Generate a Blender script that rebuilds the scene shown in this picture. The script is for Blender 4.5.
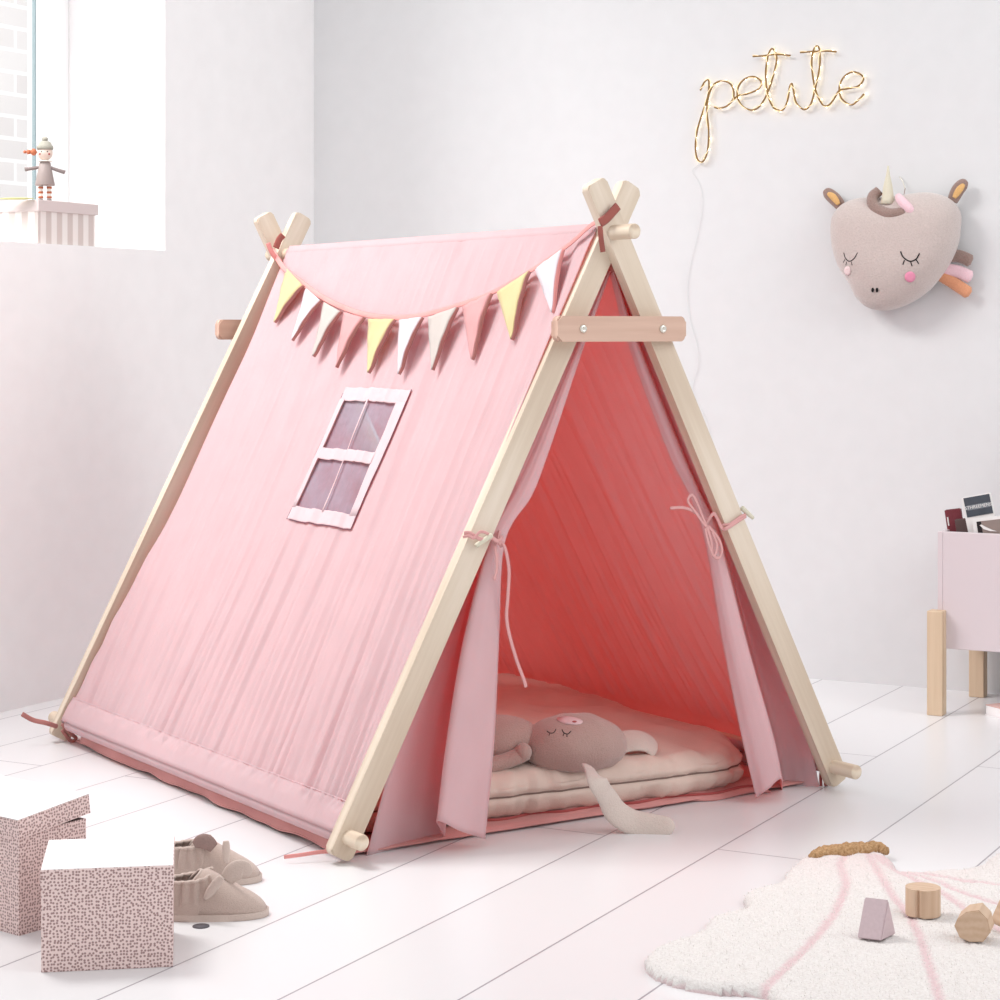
import bpy, bmesh, math, random
from mathutils import Vector, Matrix, noise
from mathutils.bvhtree import BVHTree
for o in list(bpy.data.objects): bpy.data.objects.remove(o, do_unlink=True)
SC = bpy.context.scene; C = SC.collection
pi = math.pi
# ---------------------------------------------------------------- camera
F, HZ, CH, PSI = 2095.17, 332.35, .8728, .4860      # focal length px, horizon row, eye height m, yaw
cam = bpy.data.cameras.new('camera'); co = bpy.data.objects.new('camera', cam); C.objects.link(co)
co.location = (0, 0, CH); co.rotation_euler = (pi/2, 0, PSI)
cam.sensor_width = 36; cam.lens = F/1000*36; cam.shift_y = -(500-HZ)/1000; cam.clip_start = .05; cam.clip_end = 60
SC.camera = co
# ---------------------------------------------------------------- light
wd = bpy.data.worlds.new('sky'); SC.world = wd; wd.use_nodes = True
wd.node_tree.nodes['Background'].inputs[0].default_value = (.975, .982, 1, 1)
wd.node_tree.nodes['Background'].inputs[1].default_value = .73
def area(name, loc, target, size, power, col=(1, 1, 1), spread=180):
    l = bpy.data.lights.new(name, 'AREA'); l.size = size; l.energy = power; l.color = col; l.spread = math.radians(spread)
    o = bpy.data.objects.new(name, l); C.objects.link(o); o.location = loc
    o.rotation_euler = (Vector(target)-Vector(loc)).to_track_quat('-Z', 'Y').to_euler(); return o
area('daylight_softbox', (-3.0, 2.75, 2.75), (-1.8, 3.4, .4), .85, 22, (1, .985, .97), 125)
area('added_fill_from_the_right', (1.3, 3.6, 2.3), (-2.2, 4.0, .6), 1.8, 26, (1, .995, .985))  # lamp added on the right to brighten the left wall and tent interior
area('daylight_outside_the_window', (-4.0, 4.9, 2.9), (-5.4, 6.1, 1.6), 1.0, 19)
area('daylight_into_the_window', (-4.5, 2.7, 3.4), (-3.4, 4.3, 1.5), 1.0, 26, (1, 1, 1), 100)
SC.view_settings.view_transform = 'Standard'; SC.view_settings.look = 'None'
SC.view_settings.exposure = .30; SC.view_settings.gamma = 1; SC.view_settings.use_curve_mapping = False
# ---------------------------------------------------------------- helpers
cs, sn = math.cos(PSI), math.sin(PSI); EYE = Vector((0, 0, CH))
def ray(x, y):
    X = (x-500)/F; return Vector((X*cs-sn, X*sn+cs, -(y-HZ)/F))
def onp(x, y, n, p0):
    d = ray(x, y); n = Vector(n); return EYE+d*((Vector(p0)-EYE).dot(n)/d.dot(n))
def flr(x, y, z=0): return onp(x, y, (0, 0, 1), (0, 0, z))
def back(x, y, d=0): return onp(x, y, (0, 1, 0), (0, 5.035-d, 0))
def lin(c):
    return tuple((v/12.92 if v <= .04045 else ((v+.055)/1.055)**2.4) for v in (c[0]/255, c[1]/255, c[2]/255))+(1,)
def nz(p, s=1.0): return noise.noise(Vector(p)*s)
def sm(a, b, x):
    t = max(0, min(1, (x-a)/(b-a))); return t*t*(3-2*t)
class N:
    def __init__(s, name):
        s.m = bpy.data.materials.new(name); s.m.use_nodes = True; s.t = s.m.node_tree
        s.b = s.t.nodes['Principled BSDF']; s.out = s.t.nodes['Material Output']
    def n(s, k, **kw):
        q = s.t.nodes.new(k)
        for a, v in kw.items():
            if a.startswith('i_'): q.inputs[a[2:].replace('_', ' ')].default_value = v
            else: setattr(q, a, v)
        return q
    def l(s, a, b): s.t.links.new(a, b)
    def coord(s, scale=(1, 1, 1), kind='Object', rot=(0, 0, 0), loc=(0, 0, 0)):
        c = s.n('ShaderNodeTexCoord'); m = s.n('ShaderNodeMapping')
        m.inputs['Scale'].default_value = scale; m.inputs['Rotation'].default_value = rot; m.inputs['Location'].default_value = loc
        s.l(c.outputs[kind], m.inputs[0]); return m.outputs[0]
    def noise(s, vec, scale, detail=4, rough=.5):
        q = s.n('ShaderNodeTexNoise', i_Scale=scale, i_Detail=detail, i_Roughness=rough); s.l(vec, q.inputs['Vector']); return q.outputs['Fac']
    def ramp(s, fac, stops):
        r = s.n('ShaderNodeValToRGB'); e = r.color_ramp.elements
        e[0].position, e[0].color = stops[0][0], lin(stops[0][1]); e[1].position, e[1].color = stops[-1][0], lin(stops[-1][1])
        for p, c in stops[1:-1]:
            k = e.new(p); k.color = lin(c)
        s.l(fac, r.inputs[0]); return r.outputs[0]
    def bump(s, h, strength, dist=.01, prev=None):
        b = s.n('ShaderNodeBump', i_Strength=strength, i_Distance=dist); s.l(h, b.inputs['Height'])
        if prev: s.l(prev, b.inputs['Normal'])
        return b.outputs[0]
def plain(name, col, rough=.6, bs=0, bscale=60, var=0, metal=0, sheen=0, spec=.3):
    k = N(name); k.b.inputs['Base Color'].default_value = lin(col); k.b.inputs['Roughness'].default_value = rough
    k.b.inputs['Metallic'].default_value = metal; k.b.inputs['Specular IOR Level'].default_value = spec
    if sheen:
        k.b.inputs['Sheen Weight'].default_value = sheen; k.b.inputs['Sheen Roughness'].default_value = .5
    v = k.coord(); f = k.noise(v, bscale)
    if var:
        k.l(k.ramp(f, [(.3, tuple(max(0, c-var) for c in col)), (.7, tuple(min(255, c+var) for c in col))]), k.b.inputs['Base Color'])
    if bs: k.l(k.bump(f, bs, .004), k.b.inputs['Normal'])
    return k.m
def cloth(name, col, tcol=None, trans=.3, wr=None, weave=900, bs=.25, var=3):
    k = N(name); v = k.coord()
    f = k.noise(v, 14, 5)
    cc = k.ramp(f, [(.3, tuple(c-var for c in col)), (.7, tuple(min(255, c+var) for c in col))])
    k.l(cc, k.b.inputs['Base Color']); k.b.inputs['Roughness'].default_value = .9
    k.b.inputs['Specular IOR Level'].default_value = .12; k.b.inputs['Sheen Weight'].default_value = .15
    w = k.noise(k.coord((1, 1, 1)), weave, 2); nn = k.bump(w, bs, .002)
    if wr:                                   # long creases across the cloth
        nn = k.bump(k.noise(k.coord(wr), 1, 4, .6), .22, .010, nn)
    k.l(nn, k.b.inputs['Normal'])
    if trans:
        t = k.n('ShaderNodeBsdfTranslucent'); t.inputs[0].default_value = lin(tcol or col); k.l(nn, t.inputs['Normal'])
        mx = k.n('ShaderNodeMixShader'); mx.inputs[0].default_value = trans
        k.l(k.b.outputs[0], mx.inputs[1]); k.l(t.outputs[0], mx.inputs[2]); k.l(mx.outputs[0], k.out.inputs[0])
    return k.m
def wood(name, a, b, c, rough=.55, scale=1):
    k = N(name); v = k.coord((34*scale, 34*scale, 1.6*scale))
    f = k.noise(v, 1.3, 6, .6)
    w = k.n('ShaderNodeTexWave', wave_type='RINGS', i_Scale=.35, i_Distortion=6, i_Detail=3); k.l(v, w.inputs['Vector'])
    mx = k.n('ShaderNodeMath', operation='ADD'); ml = k.n('ShaderNodeMath', operation='MULTIPLY'); ml.inputs[1].default_value = .35
    k.l(w.outputs['Fac'], ml.inputs[0]); k.l(f, mx.inputs[0]); k.l(ml.outputs[0], mx.inputs[1])
    k.l(k.ramp(mx.outputs[0], [(.3, a), (.62, b), (.95, c)]), k.b.inputs['Base Color'])
    k.b.inputs['Roughness'].default_value = rough; k.b.inputs['Specular IOR Level'].default_value = .3
    k.l(k.bump(f, .15, .002), k.b.inputs['Normal']); return k.m
M = {}
# -- room materials
k = N('white_painted_boards'); v = k.coord((1, 1, 1), rot=(0, 0, pi/2), loc=(-.155, -.0, 0))
cd = k.n('ShaderNodeTexCoord'); sp = k.n('ShaderNodeSeparateXYZ'); k.l(cd.outputs['Object'], sp.inputs[0])
cb = k.n('ShaderNodeCombineXYZ')
ax = k.n('ShaderNodeMath', operation='ADD'); ax.inputs[1].default_value = 1.119+.2085*30; k.l(sp.outputs['X'], ax.inputs[0])
ay = k.n('ShaderNodeMath', operation='ADD'); ay.inputs[1].default_value = -3.3+9*2.3; k.l(sp.outputs['Y'], ay.inputs[0])
k.l(ay.outputs[0], cb.inputs['X']); k.l(ax.outputs[0], cb.inputs['Y'])
br = k.n('ShaderNodeTexBrick', offset=.62, offset_frequency=2, squash=1)
br.inputs['Scale'].default_value = 1; br.inputs['Mortar Size'].default_value = .0016; br.inputs['Mortar Smooth'].default_value = .1
br.inputs['Brick Width'].default_value = 2.3; br.inputs['Row Height'].default_value = .2085; br.inputs['Bias'].default_value = 0
br.inputs['Color1'].default_value = lin((223, 222, 223)); br.inputs['Color2'].default_value = lin((227, 226, 227)); br.inputs['Mortar'].default_value = lin((158, 154, 160))
k.l(cb.outputs[0], br.inputs['Vector']); k.l(br.outputs['Color'], k.b.inputs['Base Color'])
k.b.inputs['Roughness'].default_value = .28; k.b.inputs['Specular IOR Level'].default_value = .45
nf = k.noise(k.coord((40, 3, 1)), 1, 5); h1 = k.bump(nf, .06, .004)
inv = k.n('ShaderNodeMath', operation='SUBTRACT'); inv.inputs[0].default_value = 1; k.l(br.outputs['Fac'], inv.inputs[1])
k.l(k.bump(inv.outputs[0], .6, .003, h1), k.b.inputs['Normal']); M['floor'] = k.m
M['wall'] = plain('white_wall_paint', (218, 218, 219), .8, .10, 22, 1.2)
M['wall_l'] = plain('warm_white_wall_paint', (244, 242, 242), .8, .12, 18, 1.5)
M['frame'] = plain('white_gloss_paint', (240, 240, 240), .35)
M['teal'] = plain('grey_blue_rubber_seal', (140, 156, 160), .5)
k = N('window_glass'); gl = k.n('ShaderNodeBsdfGlossy', i_Roughness=.02); tr = k.n('ShaderNodeBsdfTransparent'); mx = k.n('ShaderNodeMixShader'); mx.inputs[0].default_value = .05
k.l(tr.outputs[0], mx.inputs[1]); k.l(gl.outputs[0], mx.inputs[2]); k.l(mx.outputs[0], k.out.inputs[0]); M['glass'] = k.m
k = N('pale_brickwork'); v = k.coord((1, 1, 1), rot=(0, 0, 0)); cd = k.n('ShaderNodeTexCoord'); sp = k.n('ShaderNodeSeparateXYZ'); k.l(cd.outputs['Object'], sp.inputs[0])
cb = k.n('ShaderNodeCombineXYZ'); k.l(sp.outputs['Y'], cb.inputs['X']); k.l(sp.outputs['Z'], cb.inputs['Y'])
br = k.n('ShaderNodeTexBrick'); br.inputs['Scale'].default_value = 1; br.inputs['Brick Width'].default_value = .24; br.inputs['Row Height'].default_value = .085; br.inputs['Mortar Size'].default_value = .008
br.inputs['Color1'].default_value = lin((226, 221, 219)); br.inputs['Color2'].default_value = lin((236, 233, 231)); br.inputs['Mortar'].default_value = lin((248, 247, 246))
k.l(cb.outputs[0], br.inputs['Vector']); k.l(br.outputs['Color'], k.b.inputs['Base Color']); k.b.inputs['Roughness'].default_value = .9; M['brick'] = k.m
# -- tent materials
PINK = (231, 227, 232)
M['canvas'] = cloth('pink_cotton_canvas', PINK, (254, 142, 130), .50, wr=(2.4, 46, 2.4))
M['canvas_hem'] = cloth('pink_cotton_hem', (240, 214, 218), (240, 140, 136), .3, var=2)
M['trim'] = cloth('pale_pink_tape', (234, 212, 216), (240, 160, 155), .25, var=2)
M['stitch'] = plain('mauve_stitching', (128, 84, 96), .9)
M['pine'] = wood('pale_pine', (226, 212, 196), (215, 199, 180), (201, 182, 162))
M['pine_d'] = wood('reddish_pine', (214, 182, 164), (202, 168, 150), (184, 148, 132))
M['rod'] = wood('round_pine_pole', (232, 218, 200), (222, 204, 182), (200, 178, 156))
M['screw'] = plain('satin_steel', (222, 218, 208), .3, metal=1)
M['dark'] = plain('dark_recess', (50, 45, 45), .8)
M['terra'] = cloth('terracotta_ribbon_and_edge_shade', (178, 120, 114), None, 0, var=4)
M['bow'] = cloth('brick_red_ribbon', (158, 92, 84), None, 0, var=4)
M['string'] = cloth('dusty_pink_ribbon', (222, 150, 146), None, .0, var=5)
M['tie'] = cloth('rose_tape', (214, 160, 158), None, 0, var=4)
k = N('mauve_mesh_net'); k.b.inputs['Base Color'].default_value = lin((150, 136, 150)); k.b.inputs['Roughness'].default_value = .6
tr = k.n('ShaderNodeBsdfTransparent'); mx = k.n('ShaderNodeMixShader')
f = k.noise(k.coord((26, 7, 7)), 1, 4, .6); r = k.n('ShaderNodeMapRange'); r.inputs[1].default_value = .3; r.inputs[2].default_value = .7; r.inputs[3].default_value = .62; r.inputs[4].default_value = .97
k.l(f, r.inputs[0]); k.l(r.outputs[0], mx.inputs[0]); k.l(tr.outputs[0], mx.inputs[1]); k.l(k.b.outputs[0], mx.inputs[2]); k.l(mx.outputs[0], k.out.inputs[0])
M['net'] = k.m
for n, c in dict(yellow=(216, 198, 150), white=(222, 211, 216), beige=(200, 190, 184), rose=(214, 156, 156)).items(): M['p_'+n] = cloth('pennant_'+n, c, None, .1, var=4)
M['linen'] = cloth('natural_linen', (216, 194, 182), None, .0, bs=.4, weave=500, var=5)
M['seam'] = plain('taupe_piping', (128, 106, 98), .9)
M['sheet'] = cloth('pink_groundsheet', (206, 144, 140), None, .0, var=4)
M['sheet_d'] = cloth('red_piping', (170, 84, 82), None, 0, var=4)
M['plush'] = plain('beige_plush', (178, 146, 138), .95, .5, 420, 5, sheen=.5, spec=.1)
M['plush_l'] = plain('cream_plush', (208, 192, 183), .95, .4, 420, 4, sheen=.4, spec=.1)
M['plush_p'] = plain('pale_pink_plush', (236, 200, 208), .95, .4, 420, 4, sheen=.4, spec=.1)
M['muzzle'] = plain('pale_rose_plush', (224, 192, 194), .95, .3, 420, 3)
M['uni'] = plain('taupe_plush', (196, 182, 177), .95, .5, 260, 6, sheen=.6, spec=.1)
M['uni_d'] = plain('brown_plush', (150, 126, 118), .95, .6, 300, 9, sheen=.5, spec=.1)
M['uni_m'] = plain('orange_plush', (216, 152, 116), .95, .4, 300, 6, sheen=.4)
M['uni_ear'] = plain('ochre_felt', (220, 176, 118), .95, .4, 300, 6)
M['horn'] = plain('cream_felt', (214, 208, 188), .9, .3, 300, 3)
M['thread'] = plain('black_thread', (28, 24, 26), .8)
M['cheek'] = plain('pink_felt', (232, 150, 178), .9)
M['cheek_l'] = plain('blush_felt', (236, 212, 212), .9)
M['slip'] = plain('greige_suede', (188, 168, 158), .95, .4, 600, 5, sheen=.3, spec=.1)
M['slip_l'] = plain('light_greige_trim', (200, 182, 172), .9, .3, 500, 3, sheen=.2)
M['slip_in'] = plain('slipper_lining', (150, 126, 120), .95, .3, 300, 4)
k = N('dotted_paper'); cd = k.n('ShaderNodeTexCoord'); sp = k.n('ShaderNodeSeparateXYZ'); k.l(cd.outputs['Object'], sp.inputs[0])
ad = k.n('ShaderNodeMath', operation='ADD'); k.l(sp.outputs['X'], ad.inputs[0]); k.l(sp.outputs['Y'], ad.inputs[1]); cb = k.n('ShaderNodeCombineXYZ'); k.l(ad.outputs[0], cb.inputs['X']); k.l(sp.outputs['Z'], cb.inputs['Y'])
vo = k.n('ShaderNodeTexVoronoi', voronoi_dimensions='2D', feature='F1', distance='EUCLIDEAN', i_Scale=215, i_Randomness=.6); k.l(cb.outputs[0], vo.inputs['Vector'])
k.l(k.ramp(vo.outputs['Distance'], [(.24, (152, 120, 117)), (.42, (230, 206, 202))]), k.b.inputs['Base Color']); k.b.inputs['Roughness'].default_value = .6; M['dots'] = k.m
M['white'] = plain('white_paper_and_overlit_lids', (244, 241, 241), .6)
M['cardboard'] = plain('dark_board', (96, 78, 76), .9)
k = N('striped_paper'); cd = k.n('ShaderNodeTexCoord'); sp = k.n('ShaderNodeSeparateXYZ'); k.l(cd.outputs['Object'], sp.inputs[0]); ad = k.n('ShaderNodeMath', operation='ADD'); k.l(sp.outputs['X'], ad.inputs[0]); k.l(sp.outputs['Y'], ad.inputs[1])
cb = k.n('ShaderNodeCombineXYZ'); k.l(ad.outputs[0], cb.inputs['Y']); w = k.n('ShaderNodeTexWave', bands_direction='Y', i_Scale=8.0, i_Distortion=0); k.l(cb.outputs[0], w.inputs['Vector'])
k.l(k.ramp(w.outputs['Fac'], [(.42, (208, 194, 189)), (.58, (234, 226, 222))]), k.b.inputs['Base Color']); M['stripes'] = k.m
M['lidp'] = plain('pinkish_grey_paper', (214, 200, 198), .7)
M['crate'] = plain('dusty_pink_lacquer', (212, 200, 203), .5, spec=.3)
M['leg'] = wood('ash_leg', (220, 198, 172), (208, 184, 156), (192, 166, 138), scale=1.0)
M['blockw'] = wood('beech_block', (208, 182, 158), (202, 174, 149), (194, 164, 138), scale=2.2)
M['blockm'] = plain('mauve_paint', (196, 176, 180), .6, .1, 200, 3)
def tag(o, label=None, cat=None, group=None, kind=None):
    for a, v in (('label', label), ('category', cat), ('group', group), ('kind', kind)):
        if v: o[a] = v
    return o
def fin(bm, name, mat, parent=None, smooth=True, sub=0, loc=None, rot=None, solid=0):
    me = bpy.data.meshes.new(name); bmesh.ops.recalc_face_normals(bm, faces=bm.faces[:]); bm.to_mesh(me); bm.free()
    if mat: me.materials.append(mat)
    if smooth: me.polygons.foreach_set('use_smooth', [True]*len(me.polygons))
    o = bpy.data.objects.new(name, me); C.objects.link(o)
    if parent: o.parent = parent
    if loc is not None: o.location = loc
    if rot is not None: o.rotation_euler = rot
    if solid:
        m = o.modifiers.new('s', 'SOLIDIFY'); m.thickness = solid; m.offset = 0
    if sub:
        m = o.modifiers.new('u', 'SUBSURF'); m.levels = m.render_levels = sub
    return o
def empty(name, loc, rz=0, label=None, cat=None, group=None):
    o = bpy.data.objects.new(name, None); C.objects.link(o); o.location = loc; o.rotation_euler = (0, 0, rz); o.empty_display_size = .05
    return tag(o, label, cat, group)
def box(bm, x0, x1, y0, y1, z0, z1, bev=0, seg=2):
    r = bmesh.ops.create_cube(bm, size=1); vs = r['verts']
    for v in vs: v.co = Vector(((x0+x1)/2+v.co.x*(x1-x0), (y0+y1)/2+v.co.y*(y1-y0), (z0+z1)/2+v.co.z*(z1-z0)))
    if bev:
        es = {e for v in vs for e in v.link_edges}
        bmesh.ops.bevel(bm, geom=list(es), offset=bev, segments=seg, affect='EDGES', profile=.5)
    return bm
def bxo(name, mat, parent, dims, bev=.002, **kw):
    return fin(box(bmesh.new(), *dims, bev), name, mat, parent, smooth=False, **kw)
def grid(fn, nu, nv, bm=None, closed_u=False, keep=None):
    bm = bm or bmesh.new(); V = [[bm.verts.new(fn(i/nu, j/nv)) for j in range(nv+1)] for i in range(nu+(0 if closed_u else 1))]
    for i in range(nu):
        for j in range(nv):
            if keep and not keep((i+.5)/nu, (j+.5)/nv): continue
            a = V[i]; b = V[(i+1) % len(V)]
            bm.faces.new((a[j], b[j], b[j+1], a[j+1]))
    return bm
def spline(pts, n=8):
    P = [Vector(p) for p in pts]; out = []
    if len(P) == 2: return [P[0].lerp(P[1], i/n) for i in range(n+1)]
    for i in range(len(P)-1):
        p0 = P[i-1] if i else P[0]*2-P[1]; p1, p2 = P[i], P[i+1]; p3 = P[i+2] if i+2 < len(P) else P[-1]*2-P[-2]
        for k in range(n):
            t = k/n; out.append(.5*((2*p1)+(p2-p0)*t+(2*p0-5*p1+4*p2-p3)*t*t+(3*p1-p0-3*p2+p3)*t**3))
    out.append(P[-1]); return out
def tube(pts, r, seg=8, bm=None, n=8, smooth=True, flat=None, cap=True):
    """round tube (or flat ribbon: flat=(normal, width ratio)) through pts; r may be a function of 0..1"""
    bm = bm or bmesh.new(); P = spline(pts, n) if smooth else [Vector(p) for p in pts]
    rings = []; ref = None
    for i, p in enumerate(P):
        d = (P[min(i+1, len(P)-1)]-P[max(i-1, 0)]).normalized()
        if flat: nrm = Vector(flat[0])
        elif ref is None: nrm = Vector((0, 0, 1)) if abs(d.z) < .9 else Vector((1, 0, 0))
        else: nrm = ref
        nrm = (nrm-d*nrm.dot(d)).normalized(); ref = nrm; bi = d.cross(nrm)
        rr = r(i/(len(P)-1)) if callable(r) else r
        k = flat[1] if flat else 1
        rings.append([bm.verts.new(p+bi*math.cos(2*pi*j/seg)*rr+nrm*math.sin(2*pi*j/seg)*rr*k) for j in range(seg)])
    for a, b in zip(rings, rings[1:]):
        for j in range(seg): bm.faces.new((a[j], a[(j+1) % seg], b[(j+1) % seg], b[j]))
    if cap:
        bm.faces.new(rings[0][::-1]); bm.faces.new(rings[-1])
    return bm
def lathe(prof, seg=24, bm=None, M4=None):
    bm = bm or bmesh.new(); R = []
    for r, z in prof:
        R.append([bm.verts.new((M4 or Matrix()) @ Vector((max(r, 1e-5)*math.cos(2*pi*j/seg), max(r, 1e-5)*math.sin(2*pi*j/seg), z))) for j in range(seg)])
    for a, b in zip(R, R[1:]):
        for j in range(seg): bm.faces.new((a[j], a[(j+1) % seg], b[(j+1) % seg], b[j]))
    bm.faces.new(R[0][::-1]); bm.faces.new(R[-1]); return bm
def ell(c, r, rot=None, bm=None, u=24, v=16):
    bm = bm or bmesh.new(); q = bmesh.ops.create_uvsphere(bm, u_segments=u, v_segments=v, radius=1)['verts']
    R = rot.to_matrix() if rot else Matrix.Identity(3)
    for p in q: p.co = Vector(c)+R @ Vector((p.co.x*r[0], p.co.y*r[1], p.co.z*r[2]))
    return bm
def prism(poly, z0, z1, bev=0, bm=None, seg=2):
    """poly: list of (x,y); extruded along z"""
    bm = bm or bmesh.new(); a = [bm.verts.new((x, y, z0)) for x, y in poly]; b = [bm.verts.new((x, y, z1)) for x, y in poly]
    n = len(poly); fs = [bm.faces.new(a[::-1]), bm.faces.new(b)]
    for i in range(n): fs.append(bm.faces.new((a[i], a[(i+1) % n], b[(i+1) % n], b[i])))
    if bev:
        es = set(fs[0].edges) | set(fs[1].edges)
        bmesh.ops.bevel(bm, geom=list(es), offset=bev, segments=seg, affect='EDGES')
    return bm
def rrect(w, h, r, n=5):
    out = []
    for cx, cy, a0 in ((w/2-r, h/2-r, 0), (-w/2+r, h/2-r, 90), (-w/2+r, -h/2+r, 180), (w/2-r, -h/2+r, 270)):
        for i in range(n+1):
            a = math.radians(a0+90*i/n); out.append((cx+r*math.cos(a), cy+r*math.sin(a)))
    return out
# ================================================================ SETTING
WX, WY, SILL, WEND = -3.26, 5.035, 1.081, 4.337
tag(fin(grid(lambda a, b: Vector((-3.9+6.9*a, -.6+6.0*b, 0)), 1, 1), 'floor', M['floor'], smooth=False), kind='structure')
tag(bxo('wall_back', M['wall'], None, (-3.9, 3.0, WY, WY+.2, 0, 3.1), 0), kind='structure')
bm = bmesh.new(); x0 = WX-.45; W0, W1 = 2.5, 2.75
box(bm, x0, WX, .6, WY, -.0, SILL); box(bm, x0, WX, WEND, WY, SILL, 3.1); box(bm, x0, WX, .6, W0, SILL, 3.1); box(bm, x0, WX, W0, WEND, W1, 3.1)
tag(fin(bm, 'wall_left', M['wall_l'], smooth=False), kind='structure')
# bright white reveal lining + window frame with glass
wn = empty('window_1', (WX-.33, 3.4, SILL)); wn['kind'] = 'structure'
bm = bmesh.new(); fx = -.03
for a in ((W0, W0+.06), (WEND-.115, WEND)): box(bm, -.012, .020, a[0]-3.4, a[1]-3.4, 0, W1-SILL, .004)
box(bm, -.035, .035, W0-3.4, WEND-3.4, 0, .02, .004); box(bm, -.035, .035, W0-3.4, WEND-3.4, W1-SILL-.07, W1-SILL, .004)
fin(bm, 'window_frame', M['frame'], wn, smooth=False)
bm = bmesh.new(); box(bm, -.006, .006, WEND-.1175-3.4, WEND-.1155-3.4, .02, W1-SILL-.07); fin(bm, 'seal', M['teal'], wn, smooth=False)
bm = bmesh.new(); box(bm, -.004, .004, W0+.05-3.4, WEND-.12-3.4, .02, W1-SILL-.06); fin(bm, 'pane', M['glass'], wn, smooth=False)
tag(bxo('trim_1', M['frame'], None, (WX-.34, WX-.0005, W0+.001, WEND-.001, SILL-.012, SILL+.0012), 0), kind='structure')
tag(bxo('wall_outside', M['brick'], None, (-5.6, -5.4, 1.5, 9.5, 0, 4.6), 0), 'pale brick wall of the next building seen through the window', 'wall', kind='structure')
# ================================================================ TENT
TA = .5858+PSI; TO = Vector((.2023*cs-3.7162*sn, .2023*sn+3.7162*cs, 0))
TU = Vector((math.cos(TA), math.sin(TA), 0)); TV = Vector((-math.sin(TA), math.cos(TA), 0))
w_, hr, hc, L_ = .525, .042, 1.05, 1.262
tent = empty('play_tent', TO, TA, 'pink canvas A-frame play tent with pale pine legs and open door flaps', 'tent')
def tl(P): d = P-TO; return Vector((d.dot(TU), d.dot(TV), d.z))
def onv(x, y, v): return tl(onp(x, y, TV, TO+TV*v))
def tz(x, y, z): return tl(flr(x, y, z))
slope = math.atan2(hc-hr, w_)                         # leg angle
PW, PT = .044, .022
def leg(side, vc, top=.100, low=.036, au=0):
    # side -1: foot at left, leans right
    foot = Vector((side*w_, vc, hr)); ap = Vector((au, vc, hc)); d = (ap-foot).normalized(); ln = (ap-foot).length
    bm = prism([(x, y+(ln+top-low)/2) for x, y in rrect(PW, ln+top+low, .009)], -PT/2, PT/2, .0025)
    # prism lies in xy; turn so length -> local z, thickness -> local y
    bmesh.ops.transform(bm, matrix=Matrix.Rotation(pi/2, 4, 'X'), verts=bm.verts)
    ang = math.atan2(d.x, d.z)
    fin(bm, 'leg', M['pine'], tent, loc=foot, rot=(0, ang, 0), smooth=False)
leg(1, .011, au=.007); leg(-1, .033, au=.013); leg(1, L_+.011); leg(-1, L_-.011)
def crossbar(v0, v1, u0=-.148, u1=.147):
    bm = prism(rrect(.045, u1-u0, .010), v0, v1, .003)
    bmesh.ops.transform(bm, matrix=Matrix.Rotation(pi/2, 4, 'X'), verts=bm.verts)   # y->z, z->-y
    o = fin(bm, 'crossbar', M['pine_d'], tent, loc=((u0+u1)/2, 0, .879), rot=(0, pi/2, 0), smooth=False)
    return o
def add_screws(cb, vv, us):
    for u in us:
        b = lathe([(.0001, -.001), (.0074, -.001), (.0078, .001), (.006, .003), (.0022, .0032), (.002, .0015), (.0001, .0015)], 18)
        o = fin(b, 'screw', M['screw'], cb)
        o.matrix_parent_inverse = Matrix(); o.parent = cb
        Mx = Matrix.Translation((u, vv, .879)) @ Matrix.Rotation(pi/2, 4, 'X')
        o.matrix_local = (Matrix.Translation(cb.location) @ cb.rotation_euler.to_matrix().to_4x4()).inverted() @ Mx
cb = crossbar(.0, .02, -.136, .147); add_screws(cb, -.02, (-.082, .094))
cb2 = crossbar(-L_-.042, -L_-.022)
def rod(u, z, v0, v1, name):
    b = lathe([(.0001, 0), (.0125, 0), (.0135, .0015), (.0135, v1-v0-.0015), (.0125, v1-v0), (.0001, v1-v0)], 28)
    fin(b, name, M['rod'], tent, loc=(u, v0, z), rot=(-pi/2, 0, 0))
rod(0, hc, -.061, L_+.06, 'ridge_pole'); rod(-w_, hr, -.020, L_+.055, 'base_pole'); rod(w_, hr, -.061, L_+.06, 'base_pole')
# --- roof panels: s along slope, v along depth
SL = math.hypot(w_, hc-hr)
def roofpt(side, s, v, off=0):
    n = Vector((side*(hc-hr)/SL, 0, w_/SL)); d = Vector((side*w_/SL, 0, -(hc-hr)/SL))
    return Vector((0, v, hc))+d*s+n*(off+.0145)
WS0, WS1, WV0, WV1 = .352, .590, .470, .681              # opening of the mesh window
def crease(s, v):
    t = s/SL
    q = v*1.0+.10*t+.03*nz((v*2, t*2, 3))
    a = .5*nz((q*9, t*1.1, 0))+.8*nz((q*22, t*1.4, 5))*(.55+.45*t)-1.5*abs(nz((q*40, t*1.3, 9)))*sm(.35, .95, t)+.7*nz((q*75, t*2.0, 2))*sm(.5, .95, t)-.8*abs(nz((q*26, t*.9, 19)))
    return a*.0095
def roofoff(s, v):
    t = s/SL; sag = -.018*math.sin(pi*max(0, min(1, t)))*math.sin(pi*max(0, min(1, (v-.05)/(L_-.07))))
    return sag+crease(s, v)*sm(0, .04, s)*(1-sm(SL-.05, SL-.028, s))
va, vb = .034, L_-.027
def inset(s): return .052*(1-sm(.45, 1.0, s/SL))*(.45+.55*sm(0, .25, s/SL))
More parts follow.
